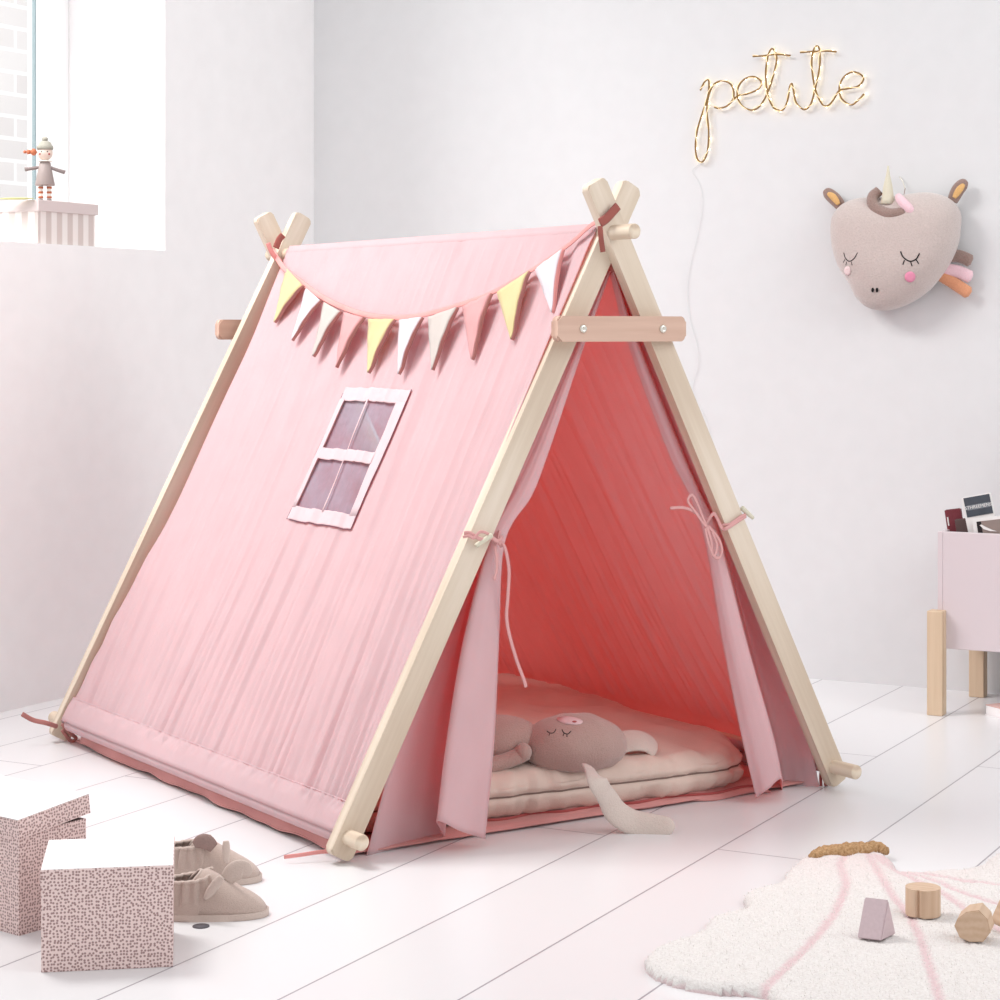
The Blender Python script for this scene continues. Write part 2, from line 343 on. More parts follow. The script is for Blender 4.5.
def mkroof(side):
    s0, s1 = -.012, SL+.004
    def f(a, b):
        s = s0+(s1-s0)*b; v = va+(vb-va-inset(s)*(side < 0))*a
        return roofpt(side, s, v, roofoff(s, v)*(1 if side < 0 else .75))
    def keep(a, b):
        s = s0+(s1-s0)*b; v = va+(vb-va-inset(s)*(side < 0))*a
        return not (side < 0 and WS0 < s < WS1 and WV0 < v < WV1)
    bm = grid(f, 330, 150, keep=keep)
    # sleeve over the ridge pole and round the base pole
    def ridge(a, b):
        an = -.35+b*1.0; v = va+(vb-va)*a
        th = pi/2-side*0+side*(-1)*(b*(pi/2-.0))       # quarter turn over the pole
        r = .0152
        v = va+(vb-va-.02)*a
        return Vector((math.cos(th)*r*1, v, hc+math.sin(th)*r+.0*nz((v*9, 0, 0))))
    bm2 = grid(ridge, 60, 8, bm)
    def basew(a, b):
        v = va+(vb-va)*a; th0 = math.atan2(w_, side*(hc-hr)) if 0 else (math.atan2(w_/SL, (hc-hr)/SL))
        th = th0-b*4.3; r = .0150
        return Vector((side*(w_+math.cos(th)*r), v, hr+math.sin(th)*r))
    grid(basew, 60, 20, bm)
    return fin(bm, 'roof_panel', M['canvas'], tent, solid=.0012)
rp = mkroof(-1); mkroof(1)
# hem band of the sleeve above the base pole
def strip(s0, s1, v0, v1, off, name, mat, parent, nu=40, nv=6, amp=.0008, inv=False):
    def f(a, b):
        s = s0+(s1-s0)*b; v = v0+(v1-v0)*a
        return roofpt(-1, s, v, roofoff(s, v)+off+amp*nz((s*60, v*60, 1)))
    return fin(grid(f, nu, nv), name, mat, parent, solid=.001)
strip(SL-.052, SL+.002, va, vb, .0032, 'hem', M['canvas'], rp, 300, 6)
strip(SL-.0535, SL-.0515, va, vb, .0038, 'hem_seam', M['canvas_hem'], rp, 200, 1, 0)
# window in the left panel
g = .0035
for (a, b, c, d) in ((WS0-.026, WS0+.003, WV0-.030, WV1+.010), (WS1-.003, WS1+.026, WV0-.030, WV1+.010), (WS0, WS1, WV0-.030, WV0+.003), (WS0, WS1, WV1-.003, WV1+.010), (.459, .483, WV0, WV1), (WS0, WS1, (WV0+WV1)/2-.0025, (WV0+WV1)/2+.0025)):
    strip(a, b, c, d, g, 'window_tape', M['trim'], rp, 60, 12)
    g += .0004
def netf(a, b):
    s = WS0-.004+(WS1-WS0+.008)*b; v = WV0-.004+(WV1-WV0+.008)*a
    return roofpt(-1, s, v, roofoff(s, v)-.001+.0022*nz((v*26+s*9, s*7, 4)))
fin(grid(netf, 60, 60), 'window_net', M['net'], rp)
bm = bmesh.new()
for pts in ([(WS0-.027, WV0-.031), (WS1+.027, WV0-.031), (WS1+.027, WV1+.011)], [(WS1+.027, WV1+.013), (WS0-.027, WV1+.011)]):
    P = []
    for (s_a, v_a), (s_b, v_b) in zip(pts, pts[1:]):
        for i in range(20):
            s = s_a+(s_b-s_a)*i/20; v = v_a+(v_b-v_a)*i/20; P.append(roofpt(-1, s, v, roofoff(s, v)+.0035))
    tube(P, .0009, 5, bm, smooth=False)
fin(bm, 'window_stitching', M['stitch'], rp)
# rear wall
def rear(a, b):
    z = .01+(hc-.05)*b; hw = w_*(1-(z-hr)/(hc-hr))*.99
    u = -hw+2*hw*a; return Vector((u, L_+.030+.006*nz((u*9, z*2, 0)), z))
fin(grid(rear, 60, 30), 'rear_panel', M['canvas'], tent, solid=.001)
# groundsheet + ruffled edges
bm = grid(lambda a, b: Vector((-.515+1.03*a, .055+(L_-.1)*b, .006+.002*nz((a*20, b*20, 0)))), 40, 40)
sheet = fin(bm, 'groundsheet', M['sheet'], tent, solid=.003)
def ruf(a, b):
    v = .10+1.08*a; q = v*9
    return Vector((-.516-.006*b-.008*nz((q, 3, 0))*b-.003*math.sin(q*3), v, .026-.019*b+.006*nz((q*1.3, 0, 7))*(b)))
fin(grid(ruf, 160, 5), 'groundsheet_skirt', M['sheet'], sheet, solid=.002)
fin(tube([ruf(i/80, 1.0) for i in range(81)], .0018, 6, smooth=False), 'skirt_piping', M['sheet'], sheet)
fin(grid(lambda a, b: Vector((.527-.004*b+.004*nz((a*9, 3, 0)), .06+(L_-.1)*a, .030-.027*b)), 60, 4), 'groundsheet_skirt', M['sheet'], sheet, solid=.002)
def fe(x, a): return tz(x, 826-(x-487)*.1215+1.2*math.sin(x*.09), a)
def frontedge(a, b):
    x = 470+300*a; p = fe(x, .003); return p+Vector((0, .06*(1-b) if b < 1 else 0, .016*(1-b)+.003*nz((x*.03, b*3, 0))))
fin(grid(frontedge, 80, 4), 'groundsheet_front_edge', M['sheet'], sheet, solid=.004)
fin(tube([frontedge(i/50, .72)+Vector((0, -.001, .003)) for i in range(51)], .003, 6, smooth=False), 'front_piping', M['sheet_d'], sheet)
# --- door flaps lofted through columns of (px, py, depth v)
def loft(cols, nrow=70, ncol=7, amp=.0025):
    cc = [[onv(x, y, v) for x, y, v in c] for c in cols]
    sp = []
    for c in cc:
        P = spline(c, 14)
        # resample by arc length share
        sp.append(P)
    n = min(len(p) for p in sp)
    bm = bmesh.new(); rows = []
    for r in range(n):
        pts = [p[r] for p in sp]; row = spline(pts, ncol)
        for q_i, q in enumerate(row):
            f = amp*sm(0, 12, r)
            q.y += f*nz((q_i*.35, q.z*2.2, 1))
        rows.append([bm.verts.new(q) for q in row])
    for a, b in zip(rows, rows[1:]):
        for j in range(len(a)-1): bm.faces.new((a[j], a[j+1], b[j+1], b[j]))
    return bm
lf = [
 [(604, 272, .056), (570, 345, .056), (521, 450, .056), (502, 490, .056), (482, 537, .056), (438, 640, .056), (398, 740, .056), (366, 857, .050)],
 [(607, 270, .062), (574, 345, .066), (527, 450, .07), (509, 490, .072), (487, 539, .07), (456, 640, .085), (432, 740, .09), (412, 853, .075)],
 [(609, 269, .060), (577, 345, .062), (533, 450, .064), (514, 490, .066), (490, 541, .060), (466, 640, .100), (452, 740, .105), (444, 842, .08)],
 [(610, 269, .056), (579, 345, .056), (537, 450, .057), (518, 490, .058), (490, 542, .045), (464, 640, .020), (447, 740, .000), (437, 821, -.010)],
 [(611, 268, .056), (581, 345, .054), (543, 450, .053), (525, 493, .052), (497, 544, .040), (482, 640, .000), (469, 740, -.02), (460, 831, -.03)],
 [(612, 268, .060), (584, 345, .058), (549, 450, .058), (532, 495, .058), (505, 542, .045), (499, 640, .012), (494, 740, .000), (485, 839, -.012)]]
fl = fin(loft(lf), 'door_flap', M['canvas'], tent, solid=.0014)
rf = [
 [(614, 266, .050), (646, 345, .046), (690, 450, .046), (705, 490, .046), (723, 532, .045), (766, 640, .040), (805, 727, .036), (820, 789, .030)],
 [(613, 268, .058), (643, 345, .060), (685, 450, .06), (702, 492, .06), (721, 536, .055), (757, 640, .075), (790, 735, .08), (800, 792, .06)],
 [(613, 268, .062), (640, 345, .070), (682, 450, .07), (700, 492, .066), (720, 538, .052), (748, 640, .085), (774, 740, .09), (784, 794, .07)],
 [(612, 268, .050), (638, 345, .045), (680, 450, .045), (699, 492, .045), (719, 540, .035), (744, 640, -.004), (771, 733, -.014), (781, 779, -.02)],
 [(612, 270, .052), (634, 345, .045), (674, 450, .045), (696, 495, .045), (713, 543, .035), (733, 640, -.010), (757, 740, -.02), (768, 789, -.03)],
 [(610, 275, .060), (628, 345, .06), (667, 450, .058), (690, 497, .055), (706, 546, .045), (722, 640, .006), (741, 735, -.004), (756, 798, -.014)]]
fr = fin(loft(rf), 'door_flap', M['canvas'], tent, solid=.0014)
# gathered cloth at the peak
bm = ell(onv(613, 266, .052), (.008, .008, .012)); fin(bm, 'peak_loop', M['terra'], tent)
def rib(pts, r, name, mat, parent, nrm=(0, 1, 0), k=.3, n=8, v=None):
    return fin(tube([onv(*p) for p in pts], r, 8, n=n, flat=(nrm, k)), name, mat, parent)
# left tie
tb = rib([(499, 538, .03), (505, 548, .01), (509, 570, .0), (508, 595, .0), (507, 622, .0), (515, 655, .0), (524, 680, .0), (526, 687, .0)], .0034, 'tie_tape', M['tie'], fl)
rib([(494, 540, .03), (496, 552, .012), (497, 568, .004), (494, 580, .0)], .003, 'tie_tape', M['tie'], fl)
rib([(503, 536, .035), (498, 541, .008), (492, 538, .006), (484, 540, .008), (476, 537, .010), (470, 533, .014), (464, 533, .02)], .0034, 'tie_tape', M['tie'], fl)
rib([(497, 543, .02), (488, 534, .008), (480, 532, .008), (474, 538, .008), (469, 536, .012), (463, 537, .02)], .0026, 'tie_tape', M['tie'], fl)
rib([(500, 530, .05), (499, 540, .02), (502, 547, .018)], .004, 'tie_tape', M['tie'], fl)
P0, P1 = onv(476, 546, .012), onv(492, 535, .006); fin(tube([P0, P0.lerp(P1, .5), P1], .0045, 10), 'toggle', M['horn'], fl)
# right tie and bow
rib([(706, 526, .02), (697, 514, .0), (685, 508, -.004), (670, 508, -.004)], .0028, 'tie_tape', M['tie'], fr)
rib([(706, 527, .0), (696, 513, -.004), (688, 501, -.004), (692, 495, -.002), (697, 503, .0), (703, 518, .0), (707, 527, .0)], .0026, 'tie_tape', M['tie'], fr)
rib([(707, 527, .0), (711, 541, -.006), (713, 555, -.006), (719, 558, -.004), (722, 550, -.002), (718, 538, .0), (708, 526, .0)], .0032, 'tie_tape', M['tie'], fr)
rib([(705, 528, .0), (709, 545, -.012), (714, 556, -.012), (717, 545, -.006), (712, 532, .0)], .0028, 'tie_tape', M['tie'], fr)
rib([(706, 524, .012), (713, 514, .004), (717, 518, .006), (722, 528, .0), (727, 528, -.006), (738, 521, -.006), (746, 516, .0)], .0036, 'tie_tape', M['tie'], fr)
rib([(722, 525, .002), (730, 524, -.006), (740, 517, -.006), (746, 514, .0)], .0026, 'tie_tape', M['tie'], fr)
P0, P1 = onv(742, 508, .0), onv(753, 518, .0); fin(tube([P0, P0.lerp(P1, .5), P1], lambda t: .005-.0015*t, 10), 'toggle', M['horn'], fr)
# corner ties at the feet
rib([(336, 851, .05), (320, 852, .06), (300, 855, .07), (284, 857, .08)], .0034, 'corner_tie', M['string'], tent)
rib([(70, 733, L_+.0), (58, 727, L_-.02), (46, 723, L_-.03), (33, 720, L_-.02), (22, 714, L_-.02)], .005, 'corner_tie', M['terra'], tent)
rib([(62, 724, L_-.04), (70, 733, L_-.04), (76, 738, L_-.03), (71, 741, L_-.03), (62, 730, L_-.04)], .004, 'corner_tie', M['terra'], tent)
rib([(822, 762, .03), (824, 775, .03), (826, 785, .03), (829, 789, .03)], .004, 'corner_tie', M['sheet_d'], tent)
rib([(826, 760, .03), (821, 772, .03), (821, 786, .03)], .004, 'corner_tie', M['sheet_d'], tent)
# ================================================================ BUNTING
def R(x, y, off=0):   # point on the plane of the left roof panel through a pixel
    n = Vector((-(hc-hr)/SL, 0, w_/SL)); nw = TU*n.x+Vector((0, 0, n.z))
    return tl(onp(x, y, nw, TO+Vector((0, 0, hc))+nw*(.026+off)))
bunt = empty('bunting', TO, TA, 'bunting of small pennants on a pink ribbon tied across the tent roof', 'bunting')
SP = [(272, 250), (284, 268), (303, 283.4), (322, 297), (343, 307.4), (366, 314.7), (397.5, 317.8), (427, 314), (460.5, 304.5), (494, 291.8), (534, 268.7), (567.6, 245.6), (590, 226), (602, 219)]
fin(tube([R(x, y) for x, y in SP], .0062, 8, n=10, flat=((-(hc-hr)/SL, 0, w_/SL), .22)), 'ribbon', M['string'], bunt)
rib([(590, 229, .14), (597, 226, .08), (604, 218, .03)], .003, 'ribbon_tail', M['terra'], bunt)
PN = [('yellow', (286, 268), (304, 286), (271.5, 321)), ('white', (306, 288), (321.5, 301), (289, 339)), ('beige', (324, 302), (341.5, 312), (310, 355)),
      ('rose', (343.5, 312), (364.5, 318), (333, 366)), ('yellow', (368, 319), (395.5, 320), (365, 371.5)), ('white', (399, 320), (423, 318), (395, 372.5)),
      ('beige', (428, 317), (458, 308), (429, 368.5)), ('rose', (462, 306.5), (492, 294), (468.5, 358)), ('yellow', (497, 292), (530, 272), (508, 338)), ('white', (535, 269), (563.5, 250), (549, 311))]
nN = Vector((-(hc-hr)/SL, 0, w_/SL))
for i, (c, a, b, t) in enumerate(PN):
    lift = .012; A = R(*a); B = R(*b, .004)+nN*lift*.35; T = R(*t)-nN*.006
    def pf(p, q):
        top = A.lerp(B, p); x = top.lerp(T, q)
        return x+nN*(lift*.5*p*math.sin(pi*min(1, q*1.15))*(1-q*.3)+.0025*nz((p*5+i*7, q*4, 0)))
    bm = bmesh.new(); nr = 16; rows = []
    for q in range(nr): rows.append([bm.verts.new(pf(p/6, q/nr)) for p in range(7)])
    tipv = bm.verts.new(T)
    for r0, r1 in zip(rows, rows[1:]):
        for j in range(6): bm.faces.new((r0[j], r0[j+1], r1[j+1], r1[j]))
    for j in range(6): bm.faces.new((rows[-1][j], rows[-1][j+1], tipv))
    pn = fin(bm, 'pennant', M['p_'+c], bunt, solid=.0012)
    # turned-under edge of the pennant, its shade put into the darker ribbon colour
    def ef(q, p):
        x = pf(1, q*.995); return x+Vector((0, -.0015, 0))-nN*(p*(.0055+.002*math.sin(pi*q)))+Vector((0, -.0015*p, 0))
    fin(grid(ef, 16, 3), 'shaded_edge', M['terra'] if c != 'white' or i != 9 else M['string'], pn, solid=.001)
# bows at both crossings
fin(tube([onv(600, 223, -.006), onv(607, 218, -.008), onv(618, 206, -.010)], .0085, 8, flat=((0, 1, 0), .25)), 'ribbon_bow', M['bow'], bunt)
fin(tube([onv(600, 226, -.006), onv(601, 238, -.006), onv(603, 252, -.006)], .0058, 8, flat=((0, 1, 0), .25)), 'ribbon_bow', M['bow'], bunt)
fin(tube([onv(276, 248, L_-.03), onv(279, 240, L_-.03), onv(283, 235, L_-.032)], .008, 8, flat=((0, 1, 0), .25)), 'ribbon_bow', M['bow'], bunt)
fin(tube([onv(268, 243, L_-.035), onv(271, 251, L_-.035), onv(276, 258, L_-.035), onv(281, 262, L_-.035)], .006, 8, flat=((0, 1, 0), .3)), 'ribbon_bow', M['string'], bunt)
# ================================================================ MATTRESS
mat_o = empty('tent_mattress', TO+TU*-.02+TV*.61+Vector((0, 0, .009)), TA-.09, 'beige linen mattress with dark piping lying inside the tent', 'mattress')
MW, MD, MH = .475, .525, .098
def mtr(a, b):
    # a round the footprint, b from bottom centre over the edge to top centre
    an = 2*pi*a; e = 8.0
    ca, sa = math.cos(an), math.sin(an); k = (abs(ca)**e+abs(sa)**e)**(-1/e); X, Y = ca*k, sa*k
    if b < .12: rr, z = b/.12*.93, 0
    elif b < .62:
        t = (b-.12)/.5; th = -pi/2+t*pi; rr = .93+.07*math.cos(th)**.8 if math.cos(th) > 0 else .93; z = (math.sin(th)+1)/2*.84
        pk = nz((X*13, Y*13, 0))*math.cos(th)*.020+.020*(nz((X*34, Y*34, th*.5)))*sm(.05, .3, abs(math.sin(th)))-.014*math.exp(-(math.sin(th)/.12)**2)
        rr += pk
    else:
        t = (b-.62)/.38; rr = .93*(1-t); z = .84+.16*sm(0, .25, t)
    x, y = X*MW*rr, Y*MD*rr
    z = z*MH
    if z > .6*MH:
        z += .009*nz((x*7, y*7, 4))+.006*nz((x*16, y*12, 9))+.004*nz((x*40, y*14, 2))-.012*sum(math.exp(-((x-qx)**2+(y-qy)**2)/.0028) for qx in (-.28, 0, .28) for qy in (-.3, 0, .3))
    return Vector((x, y, z))
bm = grid(mtr, 320, 60, closed_u=True); bmesh.ops.remove_doubles(bm, verts=bm.verts, dist=.0005)
mt = fin(bm, 'cover', M['linen'], mat_o)
ring = [mtr(i/200, .37) for i in range(201)]
fin(tube([Vector((p.x*1.004, p.y*1.004, .42*MH)) for p in ring], .0015, 6, smooth=False), 'piping', M['seam'], mat_o)
# ================================================================ PLUSH RABBIT
rb = empty('plush_rabbit', TO+TU*-.05+TV*.1+Vector((0, 0, .085)), TA, 'beige plush rabbit lying on the mattress with one ear over its edge', 'soft toy')
RO = Vector((-.05, .1, .085))
def rl(x, y, v): return onv(x, y, v)-RO
def rz_(x, y, z): return tz(x, y, z)-RO
hcn = rl(574, 744, .125)
# head: skewed ball, wide across the picture
bm = ell((0, 0, 0), (.098, .072, .056), u=40, v=28)
for v in bm.verts:
    n = v.co.normalized(); v.co += n*.003*nz(n*2.3); v.co.x *= 1+.06*(v.co.z/.056)*(-1)
    if v.co.z < -.04: v.co.z = -.04+(v.co.z+.04)*.4
Rh = Matrix.Rotation(-.35, 4, 'Z'); bmesh.ops.transform(bm, matrix=Matrix.Translation(hcn) @ Rh, verts=bm.verts)
bvh = BVHTree.FromBMesh(bm)
head = fin(bm, 'head', M['plush'], rb)
def hit(x, y, tree, org):
    """first surface point of a child mesh seen through a pixel; org = root world origin"""
    d = ray(x, y).normalized(); e = EYE-org
    inv = lambda q: Vector((q.dot(TU), q.dot(TV), q.z))
    h = tree.ray_cast(inv(e), inv(d)); return h[0]
RW = TO+TU*RO.x+TV*RO.y+Vector((0, 0, RO.z))
def thr(pts, r, name, mat, parent, tree=bvh, org=RW, lift=.0006):
    P = [hit(x, y, tree, org) for x, y in pts]; P = [p for p in P if p is not None]
    if len(P) > 1: return fin(tube(P, r, 6, n=4), name, mat, parent)
thr([(562, 729.5), (564, 733), (568, 734), (571, 731)], .0009, 'closed_eye', M['thread'], head)
thr([(564, 733.5), (563, 736)], .0008, 'eyelash', M['thread'], head); thr([(567, 734), (567, 737)], .0008, 'eyelash', M['thread'], head)
thr([(547, 731), (550, 733), (554, 732.5), (556, 729)], .0008, 'closed_eye', M['thread'], head)
thr([(550, 733), (549, 735.5)], .0007, 'eyelash', M['thread'], head)
def patch(px, py, rx, ry, name, mat, parent, tree, org, lift=.0012, rot=0, n=18):
    bm = bmesh.new(); rings = []; c = hit(px, py, tree, org)
    if c is None: return
    cv = None
    for k_ in (0, .5, 1.0):
        rg = []
        for j in range(n):
            a = 2*pi*j/n; dx, dy = rx*k_*math.cos(a), ry*k_*math.sin(a)
            q = hit(px+dx*math.cos(rot)-dy*math.sin(rot), py+dx*math.sin(rot)+dy*math.cos(rot), tree, org)
            rg.append(q)
        rings.append(rg)
    if any(q is None for r_ in rings for q in r_):
        return
    toc = (Vector(((EYE-org).dot(TU), (EYE-org).dot(TV), (EYE-org).z))-c).normalized()
    vr = [[bm.verts.new(q+toc*lift) for q in r_] for r_ in rings[1:]]; cv = bm.verts.new(c+toc*lift)
    for j in range(n):
        bm.faces.new((cv, vr[0][j], vr[0][(j+1) % n])); bm.faces.new((vr[0][j], vr[1][j], vr[1][(j+1) % n], vr[0][(j+1) % n]))
    return fin(bm, name, mat, parent, solid=.0008)
patch(570, 720.5, 13, 3.8, 'muzzle', M['muzzle'], head, bvh, RW, rot=.12)
patch(574.5, 721.6, 2.2, .9, 'nose', M['sheet_d'], head, bvh, RW, .0022)
# body and arm
bm = ell((0, 0, 0), (.085, .062, .047), u=32, v=20)
bmesh.ops.transform(bm, matrix=Matrix.Translation(rl(497, 741, .2)) @ Matrix.Rotation(-.3, 4, 'Z'), verts=bm.verts)
bb = BVHTree.FromBMesh(bm); body = fin(bm, 'body', M['plush'], rb)
patch(503, 722, 12, 7, 'belly_patch', M['plush_p'], body, bb, RW, rot=.3)
fin(tube([rl(470, 770, .15), rl(500, 763, .14), rl(518, 756, .13), rl(526, 751, .125)], lambda t: .0165-.002*math.sin(t*pi)+(0 if t < .96 else -.006), 14), 'arm', M['plush'], rb)
fin(ell(rl(523, 752, .125), (.016, .016, .016)), 'paw', M['plush'], rb)
fin(tube([rl(455, 735, .3), rl(440, 745, .32), rl(415, 752, .33)], .022, 12), 'leg', M['plush'], rb)
# ears as flattened tapering tubes
def ear(P, wd_, nrm, name='ear', k=.33):
    o = fin(tube(P, lambda t: wd_*(.42+.68*math.sin(pi*min(1, .10+t*.74)))*(1 if t < .93 else math.sqrt(max(.02, 1-((t-.93)/.07)**2))), 16, n=10, flat=(nrm, k)), name, M['plush_l'], rb)
    return o
ear([rz_(588, 767, .105), rz_(597, 781, .098), rz_(608, 800, .060), rz_(617, 813, .035), rz_(632, 822, .018), rz_(652, 825, .0135), rz_(675, 827, .012)], .0215, (-.2, -1, .45))
ear([rl(612, 749, .13), rl(628, 741, .13), rl(645, 742, .12), rl(657, 752, .11)], .027, (0, -.6, 1), k=.25)
# ================================================================ NEON WORD SIGN
sign = empty('word_light', back(780, 105), 0, 'gold wire word light reading petite on the white wall', 'wall light')
SO = sign.location.copy()
k = N('gold_wire'); k.b.inputs['Base Color'].default_value = lin((140, 108, 62)); k.b.inputs['Metallic'].default_value = .5; k.b.inputs['Roughness'].default_value = .35; M['gold'] = k.m
k = N('fairy_light_glow'); em = k.n('ShaderNodeEmission', i_Strength=9); em.inputs[0].default_value = (1, .80, .48, 1); k.l(em.outputs[0], k.out.inputs[0]); M['glow'] = k.m
k = N('warm_clear_tube'); k.b.inputs['Base Color'].default_value = lin((250, 226, 178)); k.b.inputs['Emission Color'].default_value = (1, .80, .5, 1); k.b.inputs['Emission Strength'].default_value = .25; M['tube'] = k.m
def q6(x, y): return (680+x*.14, 40+y*.14)
def q7(x, y): return (770+x*.11, 30+y*.11)
strokes = [
 [q6(145, 360), q6(175, 300), q6(205, 290), q6(200, 400), q6(160, 520), q6(125, 640), q6(110, 760), q6(125, 850), q6(160, 870), q6(195, 800), q6(205, 650), q6(192, 500), q6(205, 400), q6(240, 320), q6(300, 292), q6(365, 320), q6(385, 400), q6(345, 465), q6(280, 488), q6(245, 480)],
 [q6(345, 465), q6(410, 400), q6(480, 385), q6(560, 350), q6(580, 300), q6(530, 262), q6(460, 280), q6(415, 340), q6(412, 410), q6(450, 475), q6(520, 500), q6(580, 460), q6(640, 340), q6(680, 200), q6(690, 110), q6(655, 62), q6(625, 130), q6(612, 250), q6(630, 400), q6(670, 485), q6(712, 503)],
 [q7(28, 705), q7(85, 735), q7(130, 710), q7(165, 620), q7(178, 520), q7(200, 488), q7(215, 560), q7(240, 660), q7(305, 722), q7(360, 690), q7(395, 600), q7(430, 450), q7(455, 300), q7(450, 180), q7(425, 145), q7(390, 200), q7(380, 320), q7(395, 460), q7(430, 590), q7(480, 680), q7(530, 685), q7(580, 630), q7(630, 550), q7(700, 535), q7(800, 510), q7(850, 450), q7(820, 400), q7(745, 382), q7(670, 430), q7(630, 520), q7(650, 620), q7(735, 680), q7(800, 640), q7(855, 580)],
 [q6(520, 118), q6(600, 112), q6(680, 103), q6(790, 110)], [q7(275, 205), q7(400, 195), q7(520, 192), q7(605, 198)]]
bmw, bmt = bmesh.new(), bmesh.new(); bulbs = []
rng = random.Random(4)
for st in strokes:
    P = [back(x, y, .014)-SO for x, y in st]; S = spline(P, 10)
    tube(S, .0023, 6, bmw, smooth=False)
    off = [p+Vector((.004*math.sin(i*.35), -.003*math.cos(i*.35), .003*math.cos(i*.3))) for i, p in enumerate(S)]
    tube(off, .0010, 6, bmt, smooth=False)
    acc = 0
    for a, b in zip(off, off[1:]):
        acc += (b-a).length
        if acc > .028: acc = 0; bulbs.append(b)
wire = fin(bmw, 'wire', M['gold'], sign); fin(bmt, 'light_string', M['tube'], sign)
b0 = None
for p in bulbs:
    if b0 is None: b0 = fin(ell((0, 0, 0), (.0021, .0021, .0021), u=10, v=7), 'bulb', M['glow'], sign, loc=p+Vector((0, .004, 0)))
    else:
        c = b0.copy(); C.objects.link(c); c.parent = sign; c.location = p+Vector((0, .004, 0))
M['cable'] = plain('clear_cable', (222, 222, 222), .3)
fin(tube([back(x, y, .004)-SO for x, y in ((703, 162), (698, 165), (692, 172), (699, 183), (702, 205), (697, 235), (689, 270), (687, 290), (690, 320), (697, 345), (698, 365), (692, 390), (704, 415), (710, 440), (706, 480), (712, 560))], .0006, 5, n=6), 'cable', M['cable'], sign)
# ================================================================ UNICORN WALL HEAD
uni = empty('unicorn_cushion', back(896, 250), 0, 'taupe plush animal head with cream horn and closed eyes hung on wall', 'wall decoration')
UO = uni.location.copy()
def q1(x, y): return (810+x*.18, 150+y*.18)
out = [(150, 330), (210, 285), (300, 262), (400, 262), (520, 250), (640, 232), (740, 252), (800, 290), (835, 350), (832, 440), (818, 530), (780, 620), (720, 710), (650, 790), (560, 850), (470, 885), (390, 893), (310, 870), (255, 810), (225, 740), (170, 660), (135, 560), (122, 460), (128, 380)]
ctr = q1(470, 560); cpt = back(*ctr, .05)-UO
ol = spline([back(*q1(x, y), .05)-UO for x, y in out+[out[0]]], 6)[:-1]
for i in range(6): ol = [(ol[k-1]+ol[k]*2+ol[(k+1) % len(ol)])/4 for k in range(len(ol))]
def uf(a, b):
    p = ol[int(round(a*len(ol))) % len(ol)]; # b 0 back centre .. 1 front centre
    if b < .2: rr, d = b/.2*.90, .012
    else:
        ph = math.radians(-28+118*(b-.2)/.8); rr = max(0, math.cos(ph))**.55; d = .050+(.078*math.sin(ph)**.95 if ph > 0 else .080*math.sin(ph))
        if b < .2+1e-6: rr = .9
    q = cpt.lerp(p, rr); low = sm(0, .12, -(q.z-cpt.z)-.02)
    d *= 1-.10*low*sm(.35, .8, b)
    q.y = 5.035-d-UO.y+.0012*nz(Vector((q.x, q.z, 0))*14); return q
bm = grid(uf, len(ol), 60, closed_u=True); bmesh.ops.remove_doubles(bm, verts=bm.verts, dist=.0006)
ub = BVHTree.FromBMesh(bm); ubody = fin(bm, 'head', M['uni'], uni)
def uh(x, y):
    d = ray(x, y).normalized(); h = ub.ray_cast(EYE-UO, d); return h[0]
def ut(pts, r, name, mat):
    P = [uh(*q1(*p)) for p in pts]; P = [p for p in P if p]
    if len(P) > 1: fin(tube(P, r, 6, n=5), name, mat, ubody)
for e in ([(188, 570), (197, 600), (218, 618), (245, 603), (264, 570)], [(503, 563), (518, 595), (555, 618), (590, 605), (609, 574)]): ut(e, .0017 if e[0][0] > 400 else .0012, 'closed_eye', M['thread'])
for e in ([(195, 607), (185, 625)], [(204, 622), (199, 640)], [(230, 620), (234, 640)], [(525, 612), (516, 636)], [(560, 622), (567, 645)], [(590, 610), (604, 632)]): ut(e, .0014 if e[0][0] > 400 else .001, 'eyelash', M['thread'])
def up(px, py, rx, ry, name, mat, lift=.0015, n=18):
    bm = bmesh.new(); c = uh(*q1(px, py)); tc = (EYE-UO-c).normalized(); cv = bm.verts.new(c+tc*lift); pr = None
    for k_ in (.5, 1):
        rg = [bm.verts.new(uh(*q1(px+rx*k_*math.cos(2*pi*j/n), py+ry*k_*math.sin(2*pi*j/n)))+tc*lift) for j in range(n)]
        for j in range(n):
            if pr is None: bm.faces.new((cv, rg[j], rg[(j+1) % n]))
            else: bm.faces.new((pr[j], rg[j], rg[(j+1) % n], pr[(j+1) % n]))
        pr = rg
    fin(bm, name, mat, ubody, solid=.001)
up(556, 705, 30, 30, 'cheek', M['cheek']); up(208, 672, 18, 26, 'cheek', M['cheek_l'])
up(348, 778, 7, 13, 'nostril', M['thread']); up(372, 778, 7, 13, 'nostril', M['thread'])
def ub_(x, y, d): return back(*q1(x, y), d)-UO
# ears
for P, I in (([(175, 315), (140, 275), (100, 240), (78, 225)], [(160, 302), (130, 262), (98, 240)]), ([(790, 285), (820, 225), (850, 190), (872, 172)], [(800, 265), (830, 220), (856, 190)])):
    eo = fin(tube([ub_(x, y, .03) for x, y in P], lambda t: .0165*math.sqrt(max(.03, math.sin(pi*min(.97, .22+t*.75)))), 14, flat=((0, 1, 0), .45), n=8), 'ear', M['uni_d'], uni)
    fin(tube([ub_(x, y, .042) for x, y in I], lambda t: .0085*math.sqrt(max(.04, math.sin(pi*min(.97, .1+t*.85)))), 12, flat=((0, 1, 0), .4), n=8), 'inner_ear', M['uni_ear'], eo)
